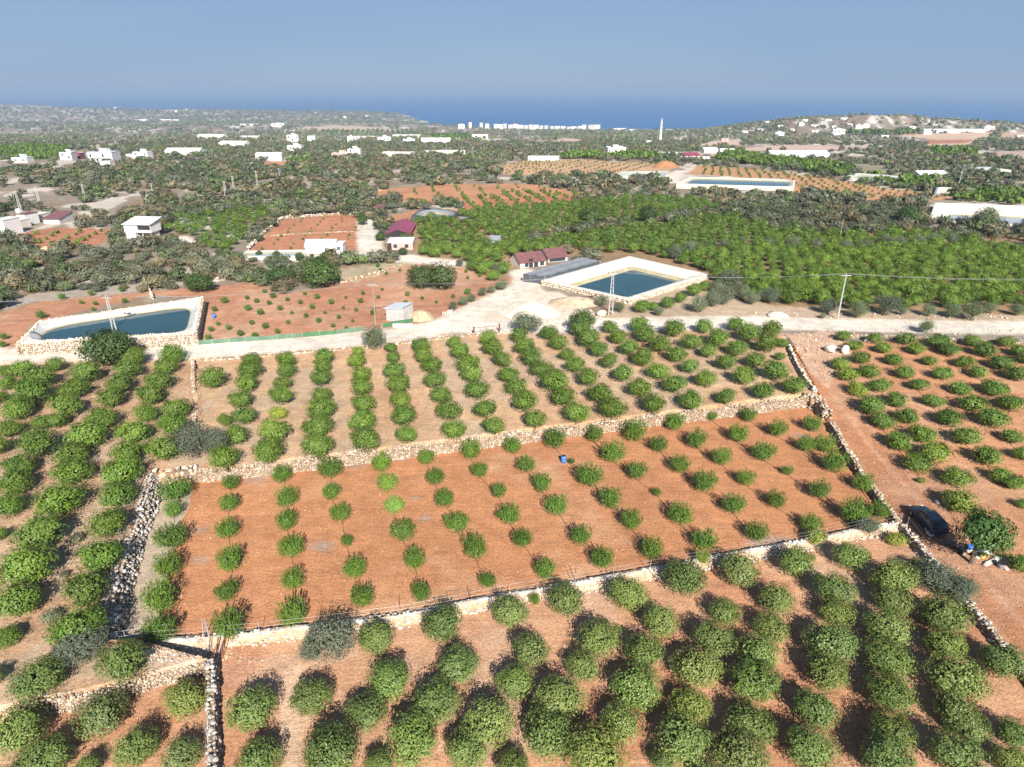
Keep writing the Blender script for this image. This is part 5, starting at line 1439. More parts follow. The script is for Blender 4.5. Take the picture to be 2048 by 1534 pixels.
FAR = [
    # px, py, w, h, depth m, wall, roof, windows, label
    (133, 320, 22, 14, 9, M_white, ('flat', None), 2, 'white two storey house right of the striped green orchard'),
    (152, 318, 16, 10, 9, M_maroon, ('flat', M_maroon), 0, 'dark red annex beside the white house near the striped orchard'),
    (203, 328, 48, 22, 12, M_white, ('flat', M_metalroof), 4, 'big white house with a wide pale roof in the left scrub'),
    (212, 336, 20, 12, 6, M_offwhite, ('flat', None), 0, 'pale lower wing below the big white house'),
    (282, 318, 30, 13, 8, M_white, ('flat', None), 3, 'white house with two dark windows right of the big white house'),
    (265, 316, 26, 7, 6, M_grey, ('flat', None), 0, 'low grey outbuilding left of the two windowed white house'),
    (365, 310, 70, 7, 14, M_white, ('gable_x', M_plast), 0, 'long white greenhouse in the left scrub'),
    (40, 326, 30, 10, 8, M_white, ('flat', None), 2, 'white house below the striped green orchard'),
    (122, 295, 28, 3, 8, M_white, ('flat', None), 0, 'thin white shed above the striped orchard'),
    (26, 288, 24, 3, 8, M_offwhite, ('flat', None), 0, 'pale shed near the left edge above the striped orchard'),
    (285, 243, 20, 4, 20, M_white, ('flat', None), 0, 'white hangar far out on the left plain, left of two'),
    (338, 242, 36, 3, 20, M_white, ('flat', None), 0, 'white hangar far out on the left plain, right of two'),
    (421, 278, 56, 6, 16, M_white, ('gable_x', M_plast), 0, 'long white greenhouse nearest the skyline on the left plain'),
    (464, 292, 56, 5, 16, M_white, ('gable_x', M_plast), 0, 'long white greenhouse below the skyline greenhouse'),
    (498, 252, 34, 4, 16, M_white, ('flat', None), 0, 'white shed on the left plain beyond the greenhouses'),
    (500, 280, 40, 5, 14, M_offwhite, ('gable_x', M_plast), 0, 'pale greenhouse right of the long skyline greenhouse'),
    (556, 254, 26, 7, 14, M_offwhite, ('flat', None), 2, 'cream house left of the long bare tan field'),
    (586, 285, 22, 14, 10, M_white, ('flat', None), 3, 'tall white house near the middle left'),
    (623, 282, 15, 7, 8, M_white, ('gable_x', M_plast), 0, 'small white gabled hut near the tall white house'),
    (589, 302, 28, 10, 10, M_white, ('flat', None), 2, 'white house below the tall white house'),
    (538, 322, 50, 10, 10, M_plast, ('arch', M_plast), 0, 'pale plastic greenhouse above the small orange field'),
    (708, 311, 24, 12, 9, M_white, ('flat', None), 2, 'white house with a dark window at the bend of the pale lane'),
    (680, 316, 34, 9, 9, M_pink, ('flat', M_offwhite), 2, 'low pinkish house left of the white house at the lane'),
    (701, 286, 11, 12, 9, M_white, ('flat', None), 2, 'white tower house left in the middle row'),
    (714, 281, 13, 8, 9, M_white, ('flat', None), 1, 'white house behind the white tower house'),
    (738, 278, 30, 5, 12, M_offwhite, ('flat', None), 0, 'long pale wall of a farm in the middle row'),
    (769, 285, 26, 10, 10, M_white, ('flat', None), 3, 'white house right of the long farm wall'),
    (818, 287, 24, 8, 10, M_white, ('flat', None), 2, 'white house left of the green strip in the middle row'),
    (858, 288, 30, 8, 10, M_white, ('gable_x', M_plast), 0, 'white shed under the green strip, left of two'),
    (888, 288, 26, 8, 10, M_white, ('gable_x', M_plast), 0, 'white shed under the green strip, right of two'),
    (812, 276, 56, 4, 16, M_offwhite, ('gable_x', M_plast), 0, 'long pale greenhouse above the middle row'),
    (960, 278, 32, 9, 10, M_offwhite, ('gable_x', M_brownroof), 2, 'pale house with a reddish roof in the middle distance'),
    (923, 257, 13, 8, 12, M_white, ('flat', None), 2, 'white villa on the crest before the hazy shore'),
    (795, 312, 62, 7, 8, M_offwhite, ('flat', None), 0, 'long pale farm wall in the middle scrub'),
    (890, 308, 80, 6, 8, M_offwhite, ('flat', None), 0, 'long low cream barn right of the farm wall'),
    (818, 323, 18, 5, 5, M_offwhite, ('flat', None), 0, 'small pale hut under the farm wall'),
    (1233, 314, 36, 17, 11, M_white, ('parapet', M_white), 6, 'white apartment house with balconies in the far middle'),
    (1087, 321, 62, 7, 9, M_plast, ('flat', M_plast), 0, 'long white greenhouse above the far orange field'),
    (1355, 310, 84, 4, 9, M_offwhite, ('flat', None), 0, 'long pale wall right of the apartment house'),
    (1385, 318, 30, 6, 9, M_offwhite, ('shed', M_maroon), 1, 'house with a dark red roof beyond the soil mound'),
    (1412, 323, 14, 8, 7, M_white, ('flat', None), 1, 'small white house right of the dark red roof'),
    (1422, 306, 28, 5, 9, M_white, ('gable_x', M_plast), 0, 'white shed at the edge of the green orchard, left of two'),
    (1455, 308, 28, 4, 9, M_white, ('gable_x', M_plast), 0, 'white shed at the edge of the green orchard, right of two'),
    (1298, 289, 10, 7, 8, M_white, ('flat', None), 1, 'little white house left of the minaret foot'),
    (1600, 317, 118, 8, 14, M_plast, ('gable_x', M_plast), 0, 'very long white greenhouse beyond the right grove'),
    (1677, 270, 24, 11, 10, M_white, ('flat', None), 3, 'bright white villa on the slope of the right hill'),
    (1718, 258, 14, 7, 9, M_white, ('flat', None), 2, 'white villa right of the crest on the right hill'),
    (1732, 256, 14, 7, 9, M_white, ('flat', None), 2, 'white house at the right shoulder of the hill'),
    (1603, 252, 11, 6, 9, M_white, ('flat', None), 2, 'white house high on the right hill'),
    (1559, 272, 18, 7, 10, M_white, ('flat', None), 2, 'white house low on the left flank of the right hill'),
    (1688, 240, 14, 4, 9, M_white, ('flat', None), 1, 'white house on top of the right hill'),
    (1610, 243, 10, 4, 9, M_white, ('flat', None), 1, 'white house just under the hilltop'),
    (1657, 242, 14, 3, 9, M_offwhite, ('flat', None), 0, 'pale low house on the hilltop ridge'),
    (1561, 255, 10, 4, 9, M_white, ('flat', None), 1, 'small white house on the left flank of the hill'),
    (1638, 253, 30, 3, 9, M_white, ('flat', None), 0, 'long white wall across the right hill'),
    (1500, 247, 14, 5, 10, M_white, ('flat', None), 1, 'white house at the left foot of the hilltop'),
    (1824, 258, 14, 5, 10, M_white, ('flat', None), 1, 'white house right of the hill on the skyline'),
    (1882, 265, 76, 6, 22, M_plast, ('flat', M_plast), 0, 'long flat greenhouse on the right skyline'),
    (1855, 269, 18, 6, 10, M_offwhite, ('flat', None), 0, 'cream shed before the skyline greenhouse'),
    (1941, 264, 56, 5, 22, M_plast, ('flat', M_plast), 0, 'second flat greenhouse on the right skyline'),
    (1978, 261, 19, 8, 12, M_white, ('flat', M_white), 2, 'white building with an overhanging roof on the right skyline'),
    (1873, 363, 58, 8, 16, M_white, ('gable_x', M_white), 0, 'white tent roofed barn right of the long greenish reservoir'),
    (1968, 344, 62, 6, 9, M_grey, ('flat', M_metalroof), 0, 'long grey roofed shed near the right edge'),
    (2010, 348, 24, 7, 7, M_offwhite, ('flat', None), 1, 'cream house right of the long grey shed'),
    (2043, 278, 18, 7, 9, M_white, ('flat', None), 1, 'white house cut by the right edge'),
    (1865, 333, 34, 5, 7, M_offwhite, ('flat', None), 0, 'pale low wall building above the tent roofed barn'),
    (1520, 262, 12, 4, 9, M_white, ('flat', None), 1, 'small white house just below the left shoulder of the hill'),
    (1535, 246, 10, 3, 9, M_white, ('flat', None), 0, 'tiny white house near the top left of the hill'),
    (1585, 262, 9, 4, 9, M_offwhite, ('flat', None), 1, 'cream house in the middle of the right hill'),
    (1630, 265, 12, 4, 9, M_white, ('flat', None), 1, 'white house left of the bright villa on the hill'),
    (1700, 252, 11, 4, 9, M_white, ('flat', None), 1, 'white house above the two villas on the hill'),
    (1668, 256, 8, 4, 9, M_offwhite, ('flat', None), 0, 'cream house behind the bright villa on the hill'),
    (1745, 262, 10, 4, 9, M_offwhite, ('flat', None), 1, 'cream house at the lower right of the hill'),
    (1490, 266, 12, 4, 9, M_white, ('flat', None), 1, 'white house left of the hill above the bare strip'),
    (1540, 282, 14, 4, 9, M_offwhite, ('flat', None), 1, 'cream house on the hill foot above the tan strip'),
    (1770, 275, 14, 4, 9, M_white, ('flat', None), 1, 'white shed between hill and skyline greenhouses'),
    (1450, 283, 14, 5, 9, M_pink, ('flat', M_offwhite), 1, 'pinkish house on the tan clearing right of the minaret'),
    (1240, 261, 26, 4, 25, M_white, ('flat', None), 0, 'white hotel block on the shore right of the town'),
    (1276, 262, 38, 3, 25, M_white, ('flat', None), 0, 'long white hotel on the shore left of the minaret'),
    (1338, 262, 12, 3, 20, M_white, ('flat', None), 0, 'small white block on the shore right of the minaret'),
]
for px, py, w_, h_, d_, wl_, rf, nw, lb in FAR:
    wins = [((i + .5) / nw, .58 if h_ < 12 else (.34 if i % 2 else .72), vsize(w_, P(px, py)) / nw * .32, vheight(h_, P(px, py)) * .26) for i in range(nw)] if nw else ()
    hs = house(lb, px, py, w_, h_, d_, wl_, rf, R(rnd.uniform(-9, 9)), 'greenhouse' if 'greenhouse' in lb else 'far_house', 'greenhouse' if 'greenhouse' in lb else 'building', wins)
    if nw >= 2 and rf[0] in ('flat', 'parapet'):
        hw_, hh_ = vsize(w_, P(px, py)), vheight(h_, P(px, py)) + .18
        MB().lathe([(.55, 0), (.6, .1), (.6, 1.1), (.3, 1.3)], (hw_ * .25, d_ * .5, hh_), 10).build('roof_tank', M_tank, hs)
        MB().face([(-hw_ * .3, d_ * .35, hh_ + .1), (-hw_ * .3 + 2, d_ * .35, hh_ + .1), (-hw_ * .3 + 2, d_ * .35 + 1.2, hh_ + .9), (-hw_ * .3, d_ * .35 + 1.2, hh_ + .9)]).build('solar_panel', M_glass, hs)
        MB().box((0, d_ * .7, hh_ + .9), (hw_ * .3, d_ * .4, 1.8)).build('roof_room', wl_, hs)
        MB().box((0, -.5, hh_ * .5), (hw_ * .8, 1.0, .15)).build('balcony_slab', wl_, hs)
# hazy apartment town on the shore
TB = [(992, 250, 10, 6), (1000, 252, 12, 9), (1010, 254, 11, 10), (1021, 254, 10, 9), (1031, 255, 11, 8), (1041, 256, 12, 7), (1052, 257, 11, 7), (1062, 257, 10, 6), (1072, 258, 12, 7), (1082, 258, 11, 6), (1092, 259, 12, 7), (1103, 260, 12, 7), (1114, 260, 12, 7), (1125, 260, 12, 7), (1136, 261, 12, 7),
      (1147, 261, 12, 7), (1158, 261, 12, 8), (1169, 261, 12, 9), (1180, 260, 12, 12), (1189, 258, 11, 12), (1197, 252, 8, 5), (975, 247, 8, 5), (962, 244, 8, 4), (940, 243, 8, 5), (735, 235, 8, 4), (688, 236, 8, 3), (628, 229, 8, 3), (375, 222, 8, 4), (352, 224, 7, 3), (232, 218, 9, 4)]
for i, (px, py, w_, h_) in enumerate(TB):
    # towers stand where the shore is, at about 3.2 km
    dx, dy, dz = ray(px, py)
    y = 3380 if px > 900 else P(px, py).y
    x = dx / dy * y
    z = float(H(x, y)); s = y / math.cos(0) / FPX
    zt = CAMH + dz / dy * y + h_ * s * 1.02
    hh = min(max(zt - z, 9), 25 if px > 900 else 14)
    y += rnd.uniform(-60, 40); t = empty('apartment_block', (x, y, z), 'pale apartment block in the hazy town on the shore' if px > 950 else 'pale far building on the hazy coastal plain', 'apartment block', 'apartment blocks of the shore town' if px > 950 else 'pale buildings on the hazy plain')
    MB().box((0, 8, hh / 2 - 5), (w_ * s * rnd.uniform(.55, .95), 16, hh + 10)).build('wall', (M_offwhite, M_pale, M_grey, M_pale)[(i * 7) % 4], t)
    MB().box((0, 8, hh + .4), (w_ * s * .7, 10, .8)).build('roof', M_offwhite, t)

# minaret
v = P(1320, 284); hm = vheight(46, v); rm = vsize(4.6, v) / 2
t = empty('minaret', v, 'slim white minaret standing above the far trees', 'minaret')
MB().lathe([(rm * 1.25, -2), (rm * 1.25, hm * .16), (rm, hm * .18), (rm * .95, hm * .55)]).build('shaft', M_white, t)
MB().lathe([(rm * .95, hm * .55), (rm * 1.5, hm * .575), (rm * 1.5, hm * .605), (rm * .9, hm * .607)]).build('balcony', M_grey, t)
MB().lathe([(rm * .82, hm * .607), (rm * .8, hm * .80)]).build('upper_shaft', M_white, t)
MB().lathe([(rm * .95, hm * .80), (rm * .5, hm * .90), (.04, hm)]).build('spire', M_grey, t)

# ---------------------------------------------------------------- poles and wires
POLE_TOP = {}


def pole(key, base, top, label, kind='lattice', name='power_pole', w=.55, group=None, arms=True, rz=0.0):
    v = P(*base)
    # the point straight above the base whose picture is at the height of 'top'
    h = 2.0
    for _ in range(25):
        _, qy = proj(v.x, v.y, v.z + h)
        h += (qy - top[1]) * depth_of(v) / FPX * .9
    h = max(h, 3)
    t = empty(name, v, label, 'power pole', group, rz)
    if kind == 'lattice':
        m = MB()
        for s in (-1, 1):
            m.tube([(s * w * .62, 0, -.3), (s * w * .24, 0, h)], [w * .17, w * .10], 5)
        m.build('pole', M_grey, t)
        m = MB(); n = int(h / .75)
        for i in range(n):
            z = .4 + i * .75; k = w * .62 + (w * .24 - w * .62) * z / h; k2 = w * .62 + (w * .24 - w * .62) * min(1, (z + .7) / h)
            m.tube([(-k, 0, z), (k2, 0, z + .7)] if i % 2 else [(k, 0, z), (-k2, 0, z + .7)], w * .06, 4)
        m.build('lattice_bracing', M_grey, t)
    else:
        MB().tube([(0, 0, -.3), (0, 0, h)], [w * .32, w * .18], 8).build('pole', M_wood if kind == 'wood' else M_steel, t)
    if arms:
        MB().box((0, 0, h - .35), (1.9, .12, .12)).build('crossarm', M_steel, t)
        for x in (-.85, 0, .85):
            MB().lathe([(.05, 0), (.09, .08), (.05, .14), (.09, .2), (.04, .3)], (x, 0, h - .29), 8).build('insulator', M_rust, t)
    POLE_TOP[key] = (v, h, rz)
    return t


pole('mid', (1221, 630), (1221, 543), 'pale lattice power pole standing before the middle reservoir', w=.62, rz=R(6))
pole('left', (232, 672), (216, 592), 'leaning pale lattice power pole on the left reservoir wall', w=.62, rz=R(-4))
pole('hut', (752, 656), (745, 566), 'slender wooden power pole left of the small grey hut', 'wood', w=.5)
pole('right', (1675, 638), (1690, 547), 'bare steel power pole on the right stretch of road', 'steel', w=.55)
pole('grove', (1678, 484), (1681, 440), 'dark slim pole rising out of the dense grove', 'wood', w=.45, arms=False)
for i, (b, t_, lb) in enumerate([((42, 424), (33, 381), 'tall grey lattice pole above the white farmhouse at left'), ((79, 406), (72, 373), 'grey pole right of the tall lattice pole at left'), ((170, 398), (166, 368), 'grey pole in the left scrub above the ploughed plot'),
                                 ((452, 391), (449, 362), 'leftmost grey pole of three beside the pale track'), ((470, 391), (466, 352), 'middle grey pole of three beside the pale track'), ((517, 383), (514, 341), 'rightmost grey pole of three beside the pale track'),
                                 ((306, 388), (304, 366), 'short grey pole in the middle of the left scrub'), ((561, 366), (555, 336), 'grey pole under the small orange field'), ((893, 309), (892, 289), 'dark pole beside the cream barn in the middle distance'),
                                 ((1917, 372), (1921, 338), 'pale pole right of the tent roofed barn'), ((1063, 300), (1063, 286), 'thin pole left in the far middle'), ((1101, 302), (1101, 288), 'second thin pole in the far middle'), ((1138, 304), (1138, 288), 'third thin pole in the far middle'), ((1298, 306), (1299, 292), 'thin pole left of the minaret foot')]):
    pole(i, b, t_, lb, 'lattice' if i < 6 else 'steel', w=.7 if i < 10 else .9, arms=i < 8)


def span(name, label, pa, pb, sag, r=.013):
    n = 18
    pts = [Vector(pa) * (1 - i / n) + Vector(pb) * (i / n) - Vector((0, 0, sag * 4 * (i / n) * (1 - i / n))) for i in range(n + 1)]
    tag(MB().tube(pts, r, 4).build(name, M_cable), label, 'cable', 'cables strung between the power poles')


def arm(key, x):
    v, h, rz = POLE_TOP[key]
    return (v.x + x * math.cos(rz), v.y + x * math.sin(rz), v.z + h)


endr = P(2300, 640); endl = P(-320, 690)
ends = {'er': (endr.x, endr.y, endr.z + 8.2), 'el': (endl.x, endl.y, endl.z + 8)}
for x in (-.85, 0, .85):
    for a, b, lb in (('left', 'hut', 'cable sagging across the red sapling field'), ('hut', 'mid', 'cable crossing before the clipped dark trees'), ('mid', 'right', 'cable from the lattice pole over the reservoir to the steel pole')):
        span('power_cable', lb, arm(a, x), arm(b, x), .9)
    p = arm('right', x); span('power_cable', 'cable running from the steel pole to the right edge', p, (ends['er'][0], ends['er'][1] + x, ends['er'][2]), .9)
    p = arm('left', x); span('power_cable', 'cable running from the left lattice pole to the left edge', p, (ends['el'][0], ends['el'][1] + x, ends['el'][2]), .9)

# ---------------------------------------------------------------- fences, nets, gate
def wire_fence(label, pxs, z, h, step, mat=M_steel, wires=(0.35, .65, .95), r=.025, wr=.008, lean=0.0, base=None, name='wire_fence'):
    pts = [(*PZ(p[0], p[1], z), 0) for p in pxs]
    st = walk(pts, step)
    t = empty(name, (st[0][0].x, st[0][0].y, 0), label, 'fence'); o3 = st[0][0].copy()
    tops = []
    for p, d in st:
        zz = base if base is not None else float(H(p.x, p.y))
        n = Vector((d.y, -d.x, 0)) * lean * rnd.uniform(-.6, 1)
        a = Vector((p.x, p.y, zz - .2)) - o3; b = Vector((p.x, p.y, zz + h * rnd.uniform(.9, 1.05))) + n - o3
        MB().tube([a, b], r, 5).build('post', mat, t); tops.append((a, b))
    for w in wires:
        MB().tube([a + (b - a) * w for a, b in tops], wr, 4).build('wire', M_steel, t)
    return t


wire_fence('wire fence with thin steel posts along the pale wall', CR_PATH[1:], .5, 1.35, 3.4, base=.45, wires=(.3, .5, .7, .97), r=.024, wr=.006, lean=.06)
wire_fence('rusty leaning posts along the red field side of the pale wall', [(470, 1262), (640, 1243), (800, 1222), (940, 1200), (1150, 1160), (1330, 1128)], 0, 1.3, 7.3, M_rust, wires=(), r=.03, lean=.25, base=0, name='old_fence')
wire_fence('thin wire fence along the near edge of the white road above the upper orchard', [(398, 722), (500, 715), (600, 706), (700, 699), (800, 688), (900, 675), (940, 671)], 1.5, 1.3, 3.6, wires=(.3, .6, .95))
wire_fence('thin wire fence along the road from the gate to the red track', [(1005, 664), (1150, 662), (1300, 660), (1450, 659), (1580, 659)], 1.5, 1.3, 3.6, wires=(.3, .6, .95))
wire_fence('thin wire fence along the right stretch of the white road', [(1600, 668), (1750, 671), (1900, 674), (2080, 678)], 1.5, 1.3, 3.6, wires=(.3, .6, .95))
wire_fence('rusty wire fence beside the straight narrow stone wall', [(392, 722), (395, 760), (398, 800), (400, 848)], 1.5, 1.2, 2.6, M_rust, wires=(.4, .8), r=.035)
wire_fence('grey wire fence along the tumbled rubble wall', [(290, 945), (262, 1010), (245, 1080), (225, 1165), (205, 1250)], 1.4, 1.2, 3.0, wires=(.4, .7, .95), lean=.2)
wire_fence('grey wire fence on top of the rugged front wall', [(414, 1340), (414, 1400), (416, 1470), (418, 1560)], .6, 1.5, 1.9, wires=(.3, .6, .95), lean=.1)
wire_fence('sparse wire fence along the right rubble wall', [(1815, 1050), (1860, 1108), (1900, 1150), (1945, 1212), (1995, 1270), (2060, 1350)], .4, 1.4, 3.2, wires=(.5, .95), lean=.15)
wire_fence('row of posts along the near bank of the middle reservoir', [(1060, 566), (1090, 566), (1112, 566), (1130, 572)], 1.5, 1.7, 2.6, wires=(.5, .95))
t = wire_fence('barbed fence bracket leaning from the rubble wall end', [(205, 1278), (250, 1272), (290, 1266), (340, 1258)], 1.2, .5, 1.1, wires=(.2, .95), lean=.1, base=1.3)

# bundle of rusty rods where the front wall meets the pale wall
v = P(428, 1318)
t = empty('rod_bundle', v, 'bundle of rusty rods leaning where the front wall meets the pale wall', 'scrap metal')
for i in range(9):
    x = -.5 + i * .14
    MB().tube([(x, rnd.uniform(-.5, .3), -.05), (x + rnd.uniform(-.5, .3), 1.4 + rnd.uniform(-.3, .5), .75 + rnd.uniform(0, .5))], .03, 5).build('rod', M_rust if i % 3 else M_steel, t)
for x in (-.45, .0):
    v2 = PZ(418, 1275, .5)
    tag(MB().tube([(v2[0] + x, v2[1], .3), (v2[0] + x * .4 - .1, v2[1] + .1, 2.3)], .035, 6).build('steel_strut', M_steel), f'{"left" if x else "right"} pale steel strut of the pair on the pale wall corner', 'strut')


def net(label, pxs, z, h, mat, gaps=()):
    pts = [(*PZ(p[0], p[1], z), 0) for p in pxs]
    st = walk(pts, .8); o3 = st[0][0].copy(); o3.z = z
    t = empty('net_fence', o3, label, 'fence')
    V, F = [], []
    for i, (p, d) in enumerate(st):
        gz = float(H(p.x, p.y)); n = Vector((d.y, -d.x, 0)) * (.06 * math.sin(i * 1.7))
        for k in range(4):
            q = Vector((p.x, p.y, gz - .1 + h * (k / 3) * (1 + .06 * math.sin(i * .9)))) + n * (k / 3) - o3
            V.append(q[:])
    for i in range(len(st) - 1):
        for k in range(3): F.append((i * 4 + k, i * 4 + 4 + k, i * 4 + 5 + k, i * 4 + 1 + k))
    link('netting', mk_mesh('netting', V, F, None, mat, True), t)
    for p, d in st[::3]:
        gz = float(H(p.x, p.y)); q = Vector((p.x, p.y, gz)) - o3
        MB().tube([q, q + Vector((0, 0, h + .15))], .035, 5).build('post', M_steel, t)


net('pale green net fence between the red sapling field and the road', [(392, 690), (470, 684), (545, 679), (605, 674)], 1.5, .85, M_greennet)
net('darker green stretch of net fence on the road edge', [(605, 674), (640, 671), (672, 668)], 1.5, .85, M_darkgreennet)
net('pale green net fence left of the roadside olive', [(672, 668), (700, 665), (728, 661)], 1.5, .85, M_greennet)
net('dark green net fence in front of the grey hut', [(765, 656), (795, 650), (827, 644)], 1.5, .9, M_darkgreennet)
v = P(806, 654); w_ = vsize(40, v)
tag(MB().box((v.x, v.y, v.z + .3), (w_, .35, .6), None).build('low_block_wall', M_pale), 'low cream block wall below the dark green net', 'low wall', None, 'thing')
# red gate between the road and the upper orchard
a, b = PZ(948, 670, 1.5), PZ(999, 664, 1.5)
t = empty('field_gate', (a[0], a[1], 1.5), 'dark red tube gate between the road and the upper orchard', 'gate')
dx_, dy_ = b[0] - a[0], b[1] - a[1]
for s in (0, 1): MB().tube([(dx_ * s, dy_ * s, -.2), (dx_ * s, dy_ * s, 1.5)], .13, 8).build('post', M_rust, t)
m = MB()
for z in (.45, 1.25): m.tube([(0, 0, z), (dx_, dy_, z)], .035, 5)
for s in (.25, .5, .75): m.tube([(dx_ * s, dy_ * s, .45), (dx_ * s, dy_ * s, 1.25)], .03, 5)
m.build('gate_frame', M_rust, t)
a, b = P(886, 634), P(904, 628)
t = empty('yard_gate', a, 'pale board gate with dark gaps at the lane fork', 'gate')
dx_, dy_ = b.x - a.x, b.y - a.y
for s in (0, .5, 1): MB().tube([(dx_ * s, dy_ * s, -.1), (dx_ * s, dy_ * s, 1.0)], .07, 6).build('post', M_pale, t)
for s in (.25, .75): MB().box((dx_ * s, dy_ * s, .5), (abs(dx_) * .34, .06, .8)).build('panel', M_pink if s < .5 else M_pale, t)

# ---------------------------------------------------------------- car, barrels, clutter
def car():
    a, b = P(1834, 1028), P(1872, 1068)
    c = (a + b) / 2
    rz = math.atan2(a.y - b.y, a.x - b.x)
    t = empty('parked_car', (c.x, c.y, c.z), 'dark blue estate car parked in the shade beside the red track', 'car', None, rz)
    L_, Wd = 4.5, 1.76
    # side outline (x, z), swept across with rounded shoulders
    low = [(-2.22, .38), (-2.25, .62), (-2.2, .88), (-1.2, .93), (.0, .95), (.95, .92), (1.7, .86), (2.15, .72), (2.25, .55), (2.22, .36)]
    V, F = [], []
    ys = [(-.5, .90), (-.46, 1.0), (0, 1.0), (.46, 1.0), (.5, .90)]
    for yf, k in ys:
        for x, z in low: V.append((x * (1 if abs(yf) < .48 else .975), yf * Wd, z if abs(yf) < .48 else .36 + (z - .36) * .86))
        V.append((2.1, yf * Wd, .30)); V.append((-2.1, yf * Wd, .30))
    n = len(low) + 2
    for i in range(len(ys) - 1):
        for j in range(n): F.append((i * n + j, i * n + (j + 1) % n, (i + 1) * n + (j + 1) % n, (i + 1) * n + j))
    F.append(tuple(range(n))); F.append(tuple((len(ys) - 1) * n + j for j in reversed(range(n))))
    me = bpy.data.meshes.new('body'); me.from_pydata(V, [], F); me.materials.append(M_car); me.update(); link('body', me, t)
    cab = [(-2.12, .92), (-1.85, 1.42), (-1.4, 1.50), (.05, 1.47), (.45, 1.36), (1.05, .93)]
    m = MB()
    inner = [(x, z) for x, z in cab]
    for s in (-1, 1): m.face([(x, s * (Wd * .5 - .06 - .2 * max(0, z - .93) / .57), z) for x, z in (inner if s > 0 else inner[::-1])])
    m.build('side_window', M_glass, t)
    yy = lambda z: Wd * .5 - .06 - .2 * max(0, z - .93) / .57
    quad = lambda p, q: [(p[0], -yy(p[1]), p[1]), (q[0], -yy(q[1]), q[1]), (q[0], yy(q[1]), q[1]), (p[0], yy(p[1]), p[1])]
    MB().face(quad(cab[1], cab[2])).face(quad(cab[2], cab[3])).face(quad(cab[3], cab[4])).build('roof', M_car, t)
    MB().face(quad(cab[4], cab[5])).build('windscreen', M_glass, t)
    MB().face(quad(cab[0], cab[1])).build('rear_window', M_glass, t)
    for x0, x1 in ((-1.85, -1.75), (-.75, -.65), (.25, .36)):
        for s in (-1, 1): MB().box(((x0 + x1) / 2, s * (Wd * .5 - .155), 1.18), (.09, .04, .5)).build('pillar', M_car, t)
    for x in (-1.38, 1.38):
        for s in (-1, 1):
            w = MB(); k = 16
            for r, y in ((.32, -.1), (.32, .1)):
                for j in range(k): w.v.append((x + r * math.cos(6.2832 * j / k), s * .80 + y, .32 + r * math.sin(6.2832 * j / k)))
            for j in range(k): w.f.append((j, (j + 1) % k, k + (j + 1) % k, k + j))
            w.f.append(tuple(range(k))); w.f.append(tuple(range(2 * k - 1, k - 1, -1)))
            o = w.build('wheel', M_black, t)
            MB().lathe([(.18, 0), (.17, .02)], (0, 0, 0), 12).build('rim', M_steel, o)
            rim = o.children[0]; rim.rotation_euler = (R(-90) * s, 0, 0); rim.location = (x, s * .905, .32)
    for s in (-1, 1):
        MB().box((2.2, s * .62, .66), (.08, .34, .14)).build('headlight', M_tank, t)
        MB().box((-2.21, s * .72, .74), (.06, .2, .2)).build('tail_light', M_maroon, t)
        MB().box((.62, s * .95, .98), (.12, .2, .12)).build('mirror', M_car, t)
    MB().box((2.24, 0, .42), (.06, 1.2, .16)).build('bumper', M_black, t)
    return t


car()


def barrel(px, py, label, mat, lying=False, k=1.0):
    v = P(px, py)
    t = empty('plastic_barrel', v, label, 'barrel', None, rnd.uniform(0, 3))
    prof = [(.24, 0), (.29, .06), (.30, .28), (.315, .30), (.30, .33), (.30, .58), (.315, .60), (.30, .63), (.28, .86), (.24, .9)]
    o = MB().lathe([(r * k, z * k) for r, z in prof], (0, 0, 0), 18).build('drum', mat, t, True)
    o2 = MB().lathe([(.23 * k, .9 * k), (.23 * k, .93 * k)], (0, 0, 0), 16).build('lid', M_black if mat == M_blue else mat, t)
    if lying:
        for o in (o, o2): o.rotation_euler = (R(90), 0, 0); o.location = (0, 0, .3)


barrel(1127, 925, 'blue plastic barrel standing alone on the red field', M_blue)
barrel(428, 637, 'blue barrel on the sapling field right of the left reservoir', M_blue)
barrel(406, 608, 'blue barrel on the corner of the left reservoir wall', M_blue)


def clutter(px, py, kind, label, mat, s=.5):
    v = P(px, py); rz = rnd.uniform(0, 3)
    if kind == 'crate':
        t = empty('plastic_crate', v, label, 'crate', None, rz)
        MB().box((0, 0, .03), (s * 1.3, s, .05)).build('floor_panel', mat, t)
        for c, d in (((0, s * .48, s * .3), (s * 1.3, .04, s * .6)), ((0, -s * .48, s * .3), (s * 1.3, .04, s * .6)), ((s * .63, 0, s * .3), (.04, s * .9, s * .6)), ((-s * .63, 0, s * .3), (.04, s * .9, s * .6))): MB().box(c, d).build('side', mat, t)
    elif kind == 'sack':
        V, F, C = stones([(0, 0, s * .3)], [(s * .75, s * .5, s * .34)], [(.7, .68, .62)], int(px))
        o = link('sack', mk_mesh('sack', V, F, None, mat, True), None, v, rz); tag(o, label, 'sack')
    elif kind == 'board':
        o = MB().box((0, 0, .09), (s * 2.6, s * .3, .06)).box((s * .2, .12, .15), (s * 2.2, s * .22, .05)).build('timber_board', mat); o.location = v; o.rotation_euler = (R(3), R(2), rz * .3); tag(o, label, 'board')
    elif kind == 'drum':
        t = empty('small_tub', v, label, 'tub', None, rz)
        MB().lathe([(.22 * s * 2, 0), (.27 * s * 2, .5 * s), (.28 * s * 2, .9 * s), (.25 * s * 2, .9 * s), (.22 * s * 2, .2 * s)], (0, 0, 0), 14).build('tub', mat, t)
        MB().lathe([(.29 * s * 2, .86 * s), (.29 * s * 2, .93 * s), (.25 * s * 2, .93 * s)], (0, 0, 0), 14).build('rim', M_black, t)


